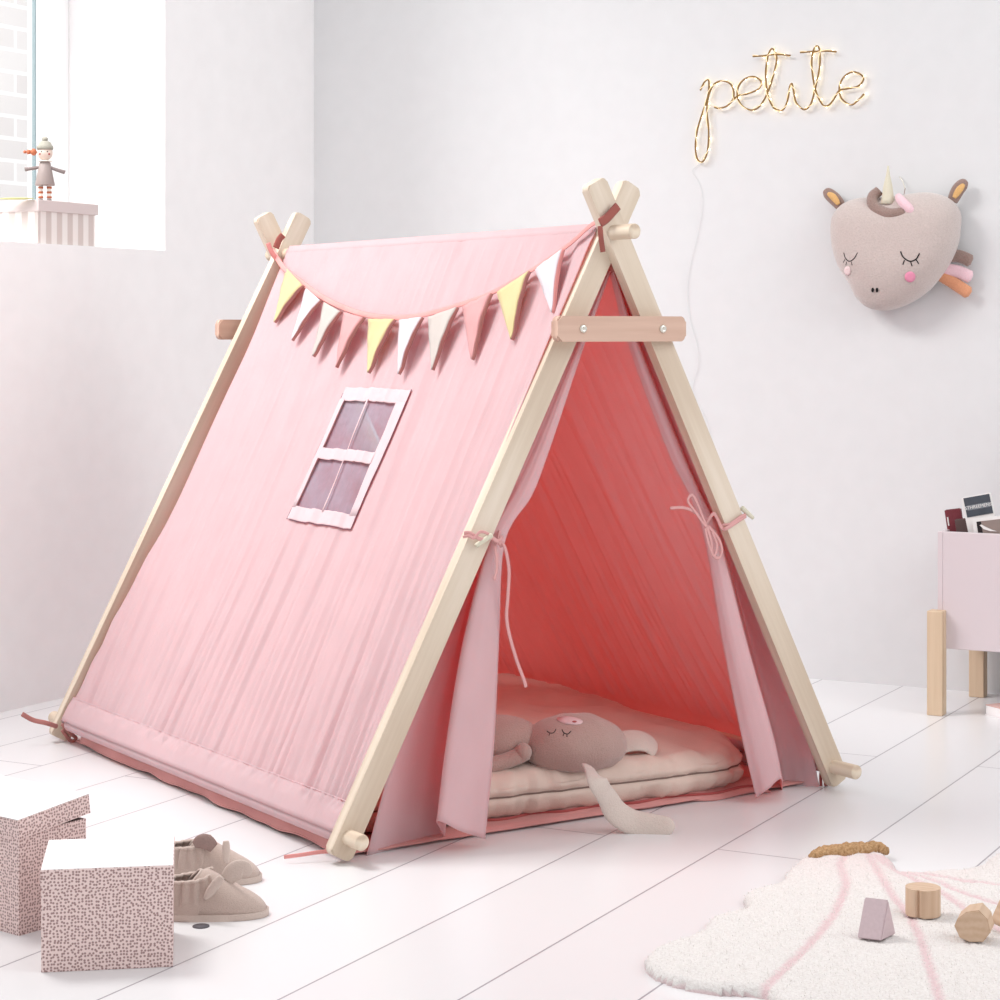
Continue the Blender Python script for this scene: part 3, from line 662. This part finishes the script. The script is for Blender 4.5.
# horn, forelock and mane
b0_, t0_ = ub_(432, 300, .095), ub_(434, 88, .095)
fin(tube([b0_.lerp(t0_, i/8) for i in range(9)], lambda t: .0165*(1-t)+.0016+.0007*math.sin(t*40), 16, smooth=False), 'horn', M['horn'], uni)
fin(tube([ub_(385, 225, .085), ub_(350, 260, .092), ub_(352, 305, .10), ub_(385, 338, .105), ub_(440, 355, .11), ub_(500, 350, .11), ub_(530, 340, .11)], lambda t: .0125+.003*math.sin(pi*t), 12), 'forelock', M['uni_d'], uni)
fin(tube([ub_(488, 255, .10), ub_(510, 285, .11), ub_(545, 320, .115), ub_(575, 350, .11)], lambda t: .009*math.sqrt(max(.05, math.sin(pi*(.1+t*.8))))+.003, 12), 'forelock_lock', M['plush_p'], uni)
for P, m_, nm in (([(770, 590), (830, 590), (900, 620)], M['uni_d'], 'mane_lock'), ([(740, 665), (820, 675), (900, 710)], M['plush_p'], 'mane_lock'), ([(720, 690), (800, 740), (890, 800)], M['uni_m'], 'mane_lock')):
    fin(tube([ub_(x, y, .03) for x, y in P], lambda t: .0155 if t < .93 else .0155*math.sqrt(max(.1, 1-((t-.93)/.08)**2)), 12, flat=((0, 1, 0), .5)), nm, m_, uni)
fin(tube([ub_(498, 150, .004), ub_(515, 175, .010), ub_(528, 215, .012)], .0015, 6), 'hanging_hook', M['screw'], uni)
fin(tube([ub_(528, 212, .012), ub_(522, 250, .02), ub_(530, 212, .012)], .0008, 6), 'hanging_loop', M['uni_d'], uni)
# ================================================================ CRATE WITH BOOKS
CX, CY = -1.355, 4.71
cr = empty('storage_crate', (CX, CY, 0), 0, 'dusty pink book crate raised on pale wooden legs beside the wall', 'crate')
cz0, cz1, cw, cdp, ct = .150, .417, .60, .30, .014
bxo('front_panel', M['crate'], cr, (.012, cw, 0, ct, cz0, cz1), .0015)
bxo('side_panel', M['crate'], cr, (0, .012, 0, cdp, cz0, cz1), .0015); bxo('side_panel', M['crate'], cr, (cw, cw+.012, 0, cdp, cz0, cz1), .0015)
bxo('back_panel', M['crate'], cr, (.012, cw, cdp-ct, cdp, cz0, cz1), .0015); bxo('bottom_panel', M['crate'], cr, (.012, cw, ct, cdp-ct, cz0+.002, cz0+.016), 0)
for x, y in ((-.022, -.012), (-.022+.02, cdp-.03), (cw-.01, -.012), (cw-.01, cdp-.03)):
    bxo('leg', M['leg'], cr, (-.018, .018, -.018, .018, 0, .238 if y < 0 else .20), .002, loc=(x+.024, y-.002, 0))
tag(cr, None)
bxo('crate_shelf_back', M['crate'], cr, (.05, cw, cdp-.04, cdp-.028, .0, cz0-.0), 0) if 0 else None
def book(name, label, c, wid, hgt, th, tilt, mat, page, rz=0):
    o = empty(name, c, 0, label, 'book', 'books standing in the pink crate'); o.rotation_euler = (0, tilt, rz)
    bxo('cover', mat, o, (0, wid, 0, th, -hgt, 0), .001)
    bxo('pages', page, o, (.003, wid-.003, .002, th-.002, -hgt+.003, .0012), 0)
    return o
M['maroon'] = plain('maroon_cover', (112, 48, 56), .5, var=10, bscale=20); M['brownc'] = plain('dark_brown_cover', (92, 74, 72), .5)
M['charc'] = plain('charcoal_cover', (70, 76, 84), .5, var=5, bscale=30); M['paper'] = plain('book_paper', (226, 224, 222), .8)
M['photo'] = plain('grey_brown_cover', (140, 126, 120), .4, var=10, bscale=12); M['black'] = plain('black_ink', (34, 30, 32), .5)
def bk(x, y, d): return onp(x, y, (0, 1, 0), (0, CY+d, 0))
b1 = book('book', 'slim maroon book at the left end of the pink crate', bk(944.3, 510.5, .058), .038, .2, .010, -.15, M['maroon'], M['maroon'])
bxo('title_mark', M['paper'], b1, (.004, .007, -.0012, 0, -.036, -.016), 0)
b2 = book('book', 'low dark brown book between the maroon and charcoal books', bk(954.5, 520, .045), .05, .18, .010, -.16, M['brownc'], M['brownc'])
b3 = book('book', 'tall charcoal and white book leaning with pale title band', bk(961, 498.5, .029), .068, .24, .013, -.21, M['paper'], M['paper'])
bxo('cover_band', M['charc'], b3, (.0055, .0665, -.0012, 0, -.045, -.0004), 0)
bxo('title_band', plain('grey_band', (120, 126, 132), .5), b3, (.010, .0635, -.0022, -.0012, -.030, -.0185), 0)
tc = bpy.data.curves.new('title', 'FONT'); tc.body = 'STHREEMENS'; tc.size = .0106; tc.extrude = .0003; tc.align_x = 'CENTER'
tt = bpy.data.objects.new('t', tc); C.objects.link(tt); bpy.context.view_layer.update(); me_ = bpy.data.meshes.new_from_object(tt); bpy.data.objects.remove(tt); me_.materials.clear(); to = bpy.data.objects.new('title', me_); C.objects.link(to); to.parent = b3; to.location = (.0365, -.0026, -.0275); to.rotation_euler = (pi/2, 0, 0); to.data.materials.append(M['paper'])
b4 = book('book', 'grey brown photo book with white ribbon at the right', bk(976, 521, .0185), .13, .16, .009, -.15, M['photo'], M['paper'])
bxo('cover_border', M['paper'], b4, (-.008, .13, -.0012, 0, -.10, .006), 0); bxo('cover_photo', M['photo'], b4, (.0015, .13, -.0024, -.0012, -.1, -.0015), 0)
bxo('dark_picture', M['black'], b4, (.0015, .012, -.0034, -.0024, -.06, -.002), 0)
fin(prism([(.008, -.006), (.012, -.005), (.022, -.012), (.034, -.019), (.045, -.024), (.030, -.022), (.016, -.016)], 0, .001), 'white_ribbon', M['paper'], b4, smooth=False, loc=(0, -.0035, -.004), rot=(pi/2, 0, 0))
# book on the floor at the right edge
p = flr(986, 715); fb = empty('floor_book', p, .10, 'white book with a pink cover lying on the floor at the right edge', 'book')
fb.rotation_euler = (0, 0, -.62)
bxo('pages', M['white'], fb, (0, .16, 0, .2, .002, .022), .001); bxo('cover', plain('rose_cover', (214, 178, 172), .6), fb, (-.001, .161, -.001, .2, .022, .0245), .0008); bxo('cover', M['white'], fb, (-.001, .161, -.001, .2, 0, .002), 0)
# ================================================================ RUG
rug = empty('shell_rug', (-.95, 3.0, 0), 0, 'cream tufted shell shaped rug with thin pink rays', 'rug')
OUT = [(-1.10, 3.40), (-1.165, 3.335), (-1.164, 3.20), (-1.149, 3.10), (-1.172, 3.02), (-1.142, 2.945), (-1.168, 2.875), (-1.156, 2.79), (-1.180, 2.70), (-1.165, 2.625), (-1.113, 2.578), (-1.04, 2.566), (-.977, 2.583), (-.93, 2.53), (-.84, 2.50), (-.75, 2.54), (-.715, 2.61), (-.64, 2.60), (-.55, 2.67), (-.535, 2.80), (-.45, 2.84), (-.40, 2.95), (-.42, 3.06), (-.34, 3.13), (-.33, 3.27), (-.39, 3.36), (-.37, 3.47), (-.45, 3.56), (-.56, 3.57), (-.66, 3.63), (-.78, 3.61), (-.87, 3.53), (-.897, 3.43), (-.90, 3.345), (-.945, 3.285), (-1.00, 3.268), (-1.03, 3.33)]
ops = [p for p in spline([Vector((x, y, 0)) for x, y in OUT+[OUT[0]]], 6)][:-1]
RAYS = [[(-1.104, 3.33), (-1.095, 3.25), (-1.042, 3.116), (-.998, 2.894), (-.973, 2.571)], [(-1.075, 3.33), (-.972, 3.12), (-.883, 2.954), (-.771, 2.678), (-.74, 2.6)], [(-1.06, 3.33), (-1.009, 3.255), (-.904, 3.156), (-.8, 3.027), (-.56, 2.78)], [(-1.05, 3.33), (-1.007, 3.262), (-.939, 3.223), (-.804, 3.127), (-.44, 2.98)], [(-1.04, 3.34), (-1.000, 3.275), (-.929, 3.248), (-.833, 3.239), (-.36, 3.25)]]
RS = [spline([Vector((x, y, 0)) for x, y in r_], 8) for r_ in RAYS]
def segd(p, a, b):
    ab = b-a; t = max(0, min(1, (p-a).dot(ab)/max(1e-9, ab.dot(ab)))); return (p-a-ab*t).length
def inside(p):
    c = False; n = len(ops)
    for i in range(n):
        a, b = ops[i], ops[(i+1) % n]
        if (a.y > p.y) != (b.y > p.y) and p.x < (b.x-a.x)*(p.y-a.y)/(b.y-a.y)+a.x: c = not c
    return c
G = .0052; nx, ny = int(.90/G), int(1.22/G); bm = bmesh.new(); vm = {}; cl = bm.verts.layers.float_color.new('ray')
for i in range(nx):
    for j in range(ny):
        p = Vector((-1.21+i*G, 2.46+j*G, 0))
        if not inside(p): continue
        d = min(segd(p, ops[k], ops[(k+1) % len(ops)]) for k in range(0, len(ops)))
        rd = min(segd(p, r_[k], r_[k+1]) for r_ in RS for k in range(0, len(r_)-1))
        z = .016*(1-(1-min(1, d/.014))**2)+.0022*nz((p.x*150, p.y*150, 0))*min(1, d/.01)+.002*nz((p.x*30, p.y*30, 5))*min(1, d/.01)-.003*math.exp(-(rd/.006)**2)
        v = bm.verts.new((p.x+.95+.0012*nz((p.x*300, p.y*300, 1)), p.y-3.0+.0012*nz((p.x*300, p.y*300, 8)), max(.001, z)))
        hd = (p-Vector((-1.08, 3.35, 0))).length
        f = sm(.0095, .004, rd) if rd < .0095 else 0
        f = 1-sm(.003, .0095, rd+.0025*nz((p.x*200, p.y*200, 2)))
        v[cl] = (f, .38*(1-sm(.05, .28, hd)), 0, 1); vm[i, j] = v
for (i, j), v in vm.items():
    q = [vm.get((i+1, j)), vm.get((i+1, j+1)), vm.get((i, j+1))]
    if all(q): bm.faces.new((v, *q))
# skirt down to the floor
for e in [e for e in bm.edges if len(e.link_faces) == 1]:
    a, b = e.verts; a2 = bm.verts.new((a.co.x, a.co.y, .0)); b2 = bm.verts.new((b.co.x, b.co.y, .0)); bm.faces.new((a, b, b2, a2))
bmesh.ops.remove_doubles(bm, verts=bm.verts, dist=.0004)
k = N('cream_tufted_wool'); at = k.n('ShaderNodeAttribute', attribute_name='ray'); sp = k.n('ShaderNodeSeparateColor'); k.l(at.outputs['Color'], sp.inputs[0])
nn = k.noise(k.coord(), 260, 3, .7); base = k.ramp(nn, [(.25, (220, 212, 208)), (.6, (240, 235, 232))])
mx = k.n('ShaderNodeMix', data_type='RGBA'); k.l(sp.outputs[0], mx.inputs[0]); k.l(base, mx.inputs[6]); k.l(k.ramp(nn, [(.3, (220, 190, 192)), (.65, (234, 208, 210))]), mx.inputs[7])
mx2 = k.n('ShaderNodeMix', data_type='RGBA'); k.l(sp.outputs[1], mx2.inputs[0]); k.l(mx.outputs[2], mx2.inputs[6]); mx2.inputs[7].default_value = lin((236, 214, 214))
k.l(mx2.outputs[2], k.b.inputs['Base Color']); k.b.inputs['Roughness'].default_value = 1; k.b.inputs['Specular IOR Level'].default_value = .05; k.b.inputs['Sheen Weight'].default_value = .2
k.l(k.bump(k.noise(k.coord(), 330, 4, .7), .8, .004), k.b.inputs['Normal']); M['rug'] = k.m
pile = fin(bm, 'pile', M['rug'], rug)
# tufts standing out of the pile
bm = bmesh.new(); rng = random.Random(3); vs = [v.co for v in pile.data.vertices if v.co.z > .004]
for i in range(16000):
    c = vs[rng.randrange(len(vs))]+Vector((rng.uniform(-.003, .003), rng.uniform(-.003, .003), 0)); an = rng.uniform(0, 2*pi)
    l_ = rng.uniform(.002, .0045); t_ = Vector((rng.uniform(-1, 1), rng.uniform(-1, 1), 1.3)).normalized()*l_; sd = Vector((math.cos(an), math.sin(an), 0))*.0007
    bm.faces.new([bm.verts.new(c-sd-Vector((0, 0, .001))), bm.verts.new(c+sd-Vector((0, 0, .001))), bm.verts.new(c+t_)])
M['tuft'] = plain('wool_tufts', (238, 232, 229), 1, spec=.05)
tag(fin(bm, 'wool_tufts', M['tuft'], rug, smooth=False), kind='stuff')
def hg(x, y): return flr(x, y, .02)-Vector((-.95, 3.0, 0))
S_ = [hg(813, 855), hg(823, 851), hg(843, 849.5), hg(862, 848), hg(878, 846.5), hg(886, 849)]
bm = tube(S_, lambda t: .0165*math.sqrt(max(.08, math.sin(pi*(.08+.84*t)))), 24, n=16, flat=((0, 0, 1), .8))
for v in bm.verts:
    v.co.z = max(.001, v.co.z-.004+.004*nz(v.co*140)); v.co.x += .002*nz(v.co*150+Vector((9, 0, 0)))
fin(bm, 'stem', plain('camel_wool', (178, 142, 104), 1, .9, 260, 22, spec=.05), rug)
# ================================================================ TOY BLOCKS
zr = .0185
def tri():
    p0, p1, p2 = flr(857, 938, zr), flr(881, 941, zr), flr(896, 934, zr)
    o = empty('triangular_block', p0, 0, 'mauve triangular prism toy block standing on the shell rug', 'toy block')
    ex = (p1-p0); ey = (p2-p1); top = .054
    A, B, C_, D = Vector((0, 0, 0)), ex, ex+ey, ey
    m1, m2 = ey*.5+Vector((0, 0, top)), ex+ey*.5+Vector((0, 0, top))
    bm = bmesh.new(); V = [bm.verts.new(q) for q in (A, B, C_, D, m1, m2)]
    for f in ((0, 1, 5, 4), (3, 2, 5, 4), (0, 3, 4), (1, 2, 5), (0, 1, 2, 3)): bm.faces.new([V[i] for i in f])
    bmesh.ops.recalc_face_normals(bm, faces=bm.faces[:]); bmesh.ops.bevel(bm, geom=bm.edges[:], offset=.0015, segments=2, affect='EDGES')
    me = fin(bm, 'triangular_block', M['blockm'], smooth=False, loc=p0)
    tag(me, o['label'], 'toy block', 'wooden toy blocks on the rug'); bpy.data.objects.remove(o); return me
tri()
r_ = .0255; c = flr(923, 914, zr)
pl = [(r_*math.cos(a), r_*math.sin(a)*.9) for a in [2*pi*i/40 for i in range(40)]]
def notch(x, y, na):   # heart-like notch at angle na
    an = math.atan2(y, x); d = abs((an-na+pi) % (2*pi)-pi); k_ = 1-.24*math.exp(-(d/.10)**2); return x*k_, y*k_
pl = [(r_*math.cos(a), r_*math.sin(a)) for a in [2*pi*i/90 for i in range(90)]]; pl = [notch(x, y, -1.72+PSI-.35) for x, y in pl]
tag(fin(prism(pl, 0, .040, .0012), 'round_block', M['blockw'], smooth=False, loc=c), 'natural wood round toy block with a notch in its side', 'toy block', 'wooden toy blocks on the rug')
# faceted block lying on its side, second piece behind it
c = flr(975, 938, zr)+Vector((0, 0, .024))
pl = [(-.026, -.004), (-.018, -.020), (-.004, -.0245), (.014, -.0225), (.024, -.008), (.020, .010), (.008, .0215), (-.010, .017), (-.022, .006)]
bm = prism(pl, -.022, .022, .0015); fb_ = fin(bm, 'faceted_block', M['blockw'], smooth=False, loc=c, rot=(pi/2, 0, PSI-.35))
tag(fb_, 'natural wood faceted toy block lying on its side at rug edge', 'toy block', 'wooden toy blocks on the rug')
c2 = flr(993, 930, zr)+Vector((0.006, .0, .020))
pl = rrect(.016, .04, .006); fb2 = fin(prism(pl, -.018, .018, .001), 'flat_block', M['blockw'], smooth=False, loc=c2+Vector((.012, .008, .003)), rot=(pi/2, .5, PSI+.35))
tag(fb2, 'small pale wood toy block leaning behind the faceted block', 'toy block', 'wooden toy blocks on the rug')
# ================================================================ DOTTED BOXES
pA = Vector((-1.887, 2.231, 0)); dA = Vector((-1.742, 2.338, 0))-pA; ra = math.atan2(dA.y, dA.x); wa = dA.length
bA = empty('storage_box', pA, ra, 'closed pink box with tiny brown dots nearest the slippers', 'box', 'dotted storage boxes')
bxo('body', M['dots'], bA, (.0012, wa-.0012, .0012, wa-.012, 0, .135), .001)
ld = bxo('lid', M['dots'], bA, (0, wa, 0, wa-.010, .112, .140), .0015)
bxo('overlit_lid_top', M['white'], ld, (.001, wa-.001, .001, wa-.011, .1395, .1408), .0005)  # dotted paper washed out by light, put in as plain white
pB = flr(19, 936); dB = flr(86, 917)-pB; rbx = math.atan2(dB.y, dB.x)-pi/2; db = dB.length; wb = .22
bB = empty('storage_box', pB, rbx, 'larger dotted grey pink box with its lid ajar at the left', 'box', 'dotted storage boxes')
bm = bmesh.new(); hB = .147; t = .003
box(bm, -wb, 0, 0, t, 0, hB); box(bm, -wb, 0, db-t, db, 0, hB); box(bm, -t, 0, t, db-t, 0, hB); box(bm, -wb, -wb+t, t, db-t, 0, hB); box(bm, -wb+t, -t, t, db-t, 0, t)
fin(bm, 'body', M['dots'], bB, smooth=False)
bm = bmesh.new(); box(bm, -wb+t, -t, t, db-t, .01, .012); fin(bm, 'lining', M['cardboard'], bB, smooth=False)
bm = bmesh.new(); q = .003; hl = .029
box(bm, -wb-q, q, -q, 0, -hl, 0); box(bm, -wb-q, q, db+.002, db+.005, -hl, 0); box(bm, 0+.0005, q, 0, db+.002, -hl, 0); box(bm, -wb-q, -wb-.0005, 0, db+.002, -hl, 0)
lid = fin(bm, 'lid', M['dots'], bB, smooth=False, loc=(.0005, -.002, hB+.022), rot=(.115, 0, 0))
bxo('overlit_lid_top', M['white'], lid, (-wb-q, q, -q, db+.005, -.001, .0006), 0)  # plain white stands for the strongly lit dotted paper
# ================================================================ SLIPPERS
def dep(x, y, Y): return EYE+ray(x, y)*Y
def slipper(loc, rz, label, ears, Y):
    o = empty('slipper', loc, rz, label, 'slipper', 'pair of grey beige slippers with animal ears')
    Ls, wd2 = .164, .033
    Ri = Matrix.Rotation(-rz, 4, 'Z')
    def half(x):
        t = (x+.082)/Ls; return wd2*(max(0.0, 1-abs(2*t-1)**3.0))**.5*(.84+.20*t)
    n = 40
    xs = [-.082+Ls*(.5-.5*math.cos(pi*i/n)) for i in range(n+1)]
    pts = [(x, half(x)) for x in xs]+[(x, -half(x)) for x in xs[-2:0:-1]]
    fin(prism([(x*1.03, y*1.09) for x, y in pts], 0, .010, .0035), 'sole', M['slip_l'], o)
    def upper(a, b):
        th = pi*b; sx = math.sin(th)
        x = .080-(.080+.050)*a+.034*a*sx**1.6; hh = half(min(.0815, x))
        t = max(0, min(1, (.081-x)/.085)); H_ = .012*(1-math.exp(-14*t))+.048*t**1.02
        return Vector((x, hh*math.cos(th), .008+H_*sx**.8+.0006*nz((x*90, b*9, 0))))
    fin(grid(upper, 40, 30), 'vamp', M['slip'], o, solid=.003)
    edge = [upper(1, i/30)+Vector((0, 0, .0008)) for i in range(31)]
    fin(tube(edge, .0022, 6, smooth=False), 'vamp_edge', M['slip_l'], o)
    def heel(a, b):
        an = math.radians(60)+a*math.radians(240)
        k_ = 1-.17*b+.07*math.sin(b*pi); gz = .055*math.sin(a*88+2*nz((a*9, 0, 0)))*sm(.2, .6, b)
        ex, ey = .055*math.cos(an), .0300*math.sin(an)
        front = sm(.0, .035, ex)
        return Vector((ex*(k_+gz)-.024, ey*(k_+gz), .008+(.050+.004*math.cos(an))*b+.006*b*front))
    fin(grid(heel, 180, 16), 'heel_cuff', M['slip'], o, solid=.003)
    fin(tube([heel(i/90, 1) for i in range(91)], .0030, 8, smooth=False), 'cuff_rim', M['slip_l'], o)
    fin(ell((-.02, 0, .0115), (.055, .027, .003)), 'insole', M['slip_in'], o)
    for px_, wd_, nrm, kk, mt_, dy in ears:
        P = [Ri @ (dep(x, y, Y+dy)-Vector(loc)) for x, y in px_]; nv = Ri @ Vector(nrm)
        fin(tube(P, lambda t: wd_*math.sqrt(max(.05, math.sin(pi*min(.96, .16+.80*t)))), 14, n=8, flat=(nv, kk)), 'ear', mt_, o)
    return o
fwd = (.47, -.88, .1)
p1 = flr(208, 922)+Vector((-.014, .030, 0))
slipper(p1, PSI+.10, 'front greige slipper with ears, beside the dotted box', [
  ([(222, 877), (216, 884), (210, 892), (205, 899)], .0072, (.75, -.5, .5), .55, M['slip_l'], -.035),
  ([(226, 880), (234, 872), (243, 869), (251, 874)], .0145, fwd, .20, M['slip_l'], -.005)], (p1.x*-sn+p1.y*cs))
p2 = flr(205, 886)+Vector((-.014, .030, 0))
slipper(p2, PSI+.02, 'rear greige slipper with ears, nearer the tent', [
  ([(226, 841), (226, 848), (226, 856), (228, 863)], .0066, (.75, -.6, .2), .55, M['slip_l'], -.035),
  ([(214, 848), (207, 842), (200, 842), (194, 845)], .0120, fwd, .25, M['slip_in'], -.03)], (p2.x*-sn+p2.y*cs))
# ================================================================ WINDOW SILL
SZ = SILL
sb = empty('striped_box', (WX-.010, 3.858, SZ), 0, 'lidded striped cardboard box standing on the window sill', 'box')
bxo('body', M['stripes'], sb, (-.28, -.002, .003, .214, 0, .094), .001); bxo('lid', M['lidp'], sb, (-.283, .002, -.0, .222, .078, .105), .0012)
tag(bxo('small_sill_box', plain('grey_card', (168, 162, 164), .7), None, (-.06, 0, -.10, 0, 0, .056), .002, loc=(WX-.01, 3.72, SZ)), 'small grey box at the left end of the window sill', 'box')
# wooden doll standing on the box
dp = onp(47, 199, (0, 0, 1), (0, 0, SZ+.105)); dp = Vector((WX-.045, 3.925, SZ+.105))
doll = empty('wooden_doll', dp, 0, 'small wooden doll with knitted hat and striped legs standing on the striped box', 'figurine')
doll.rotation_euler = (0, 0, .62); doll.scale = (1.12, 1.12, 1.0)
M['dgrey'] = plain('greige_paint', (160, 146, 142), .5); M['dskin'] = plain('pale_wood_skin', (224, 204, 192), .5); M['dhat'] = plain('cream_knit', (172, 168, 156), .9, .5, 500)
M['dor'] = plain('orange_paint', (190, 112, 80), .5); M['dch'] = plain('red_paint', (176, 70, 66), .5); M['dark_arm'] = plain('grey_brown_paint', (140, 126, 124), .5)
M['dwhite'] = plain('cream_paint', (238, 230, 220), .5); M['olive'] = plain('olive_paint', (190, 188, 130), .6)
fin(lathe([(.0001, .038), (.0205, .038), (.021, .040), (.012, .092), (.009, .096), (.0001, .096)], 28), 'dress', M['dgrey'], doll)
fin(lathe([(.0001, .095), (.016, .0955), (.015, .098), (.004, .0995), (.0001, .0995)], 24), 'collar', M['dwhite'], doll)
hd = fin(ell((0, 0, .1155), (.0165, .0165, .0175)), 'head', M['dskin'], doll)
for x, y, m_, nm, rr in ((-.006, -.0145, M['black'], 'eye', .0016), (.006, -.0145, M['black'], 'eye', .0016), (-.0095, -.0125, M['dch'], 'cheek', .0024), (.0095, -.0125, M['dch'], 'cheek', .0024)):
    fin(ell((x, y, .118 if nm == 'eye' else .1125), (rr, rr, rr), u=10, v=8), nm, m_, hd)
fin(lathe([(.0001, .124), (.0168, .124), (.0175, .128), (.017, .133), (.0145, .135), (.0125, .141), (.007, .1445), (.0001, .145)], 24), 'hat', M['dhat'], doll)
fin(ell((0, 0, .149), (.0065, .0065, .006)), 'pompom', M['dhat'], doll)
for s_ in (-1, 1):
    fin(tube([Vector((s_*.011, 0, .082)), Vector((s_*.024, -.002, .076+(.003 if s_ < 0 else 0))), Vector((s_*.042, -.002, .070+(.006 if s_ < 0 else 0)))], lambda t: .0036+.0014*t, 10), 'arm', M['dark_arm'], doll)
    lg = fin(tube([Vector((s_*.009, 0, .001)), Vector((s_*.009, 0, .02)), Vector((s_*.009, 0, .040))], .0045, 12), 'leg', M['dwhite'], doll)
    for z in (.010, .0215, .033):
        fin(lathe([(.0001, z-.0025), (.0052, z-.0025), (.0056, z), (.0052, z+.0025), (.0001, z+.0025)], 14, M4=Matrix.Translation((s_*.009, 0, 0))), 'stripe', M['dor'], lg)
    fin(ell((s_*.009, -.004, .0035), (.0055, .010, .0034)), 'shoe', M['dark_arm'], doll)
for x, rr in ((-.024, .0085), (-.034, .0062), (-.042, .004)):
    fin(ell((x, .0, .118), (rr*.8, rr, rr)), 'pigtail', M['dor'], doll)
fin(tube([Vector((-.014, 0, .118)), Vector((-.046, 0, .118))], .0015, 8), 'pigtail_cord', M['dor'], doll)
lf_ = fin(ell((0, 0, 0), (.045, .012, .0025)), 'leaf_dish', M['olive'], None, loc=Vector((WX-.06, 3.84, SZ+.1076)), rot=(0, 0, .3))
tag(lf_, 'thin olive green wooden leaf lying behind the doll', 'ornament')
# ================================================================ knot in the floor board
p = flr(201, 926.5); kn = fin(lathe([(.0001, 0), (.0125, 0), (.0125, .0012), (.0001, .0014)], 24), 'rubber_disc', plain('dark_rubber', (90, 86, 92), .6), None, loc=p)
tag(kn, 'small round dark disc on the floor before the slippers', 'disc')
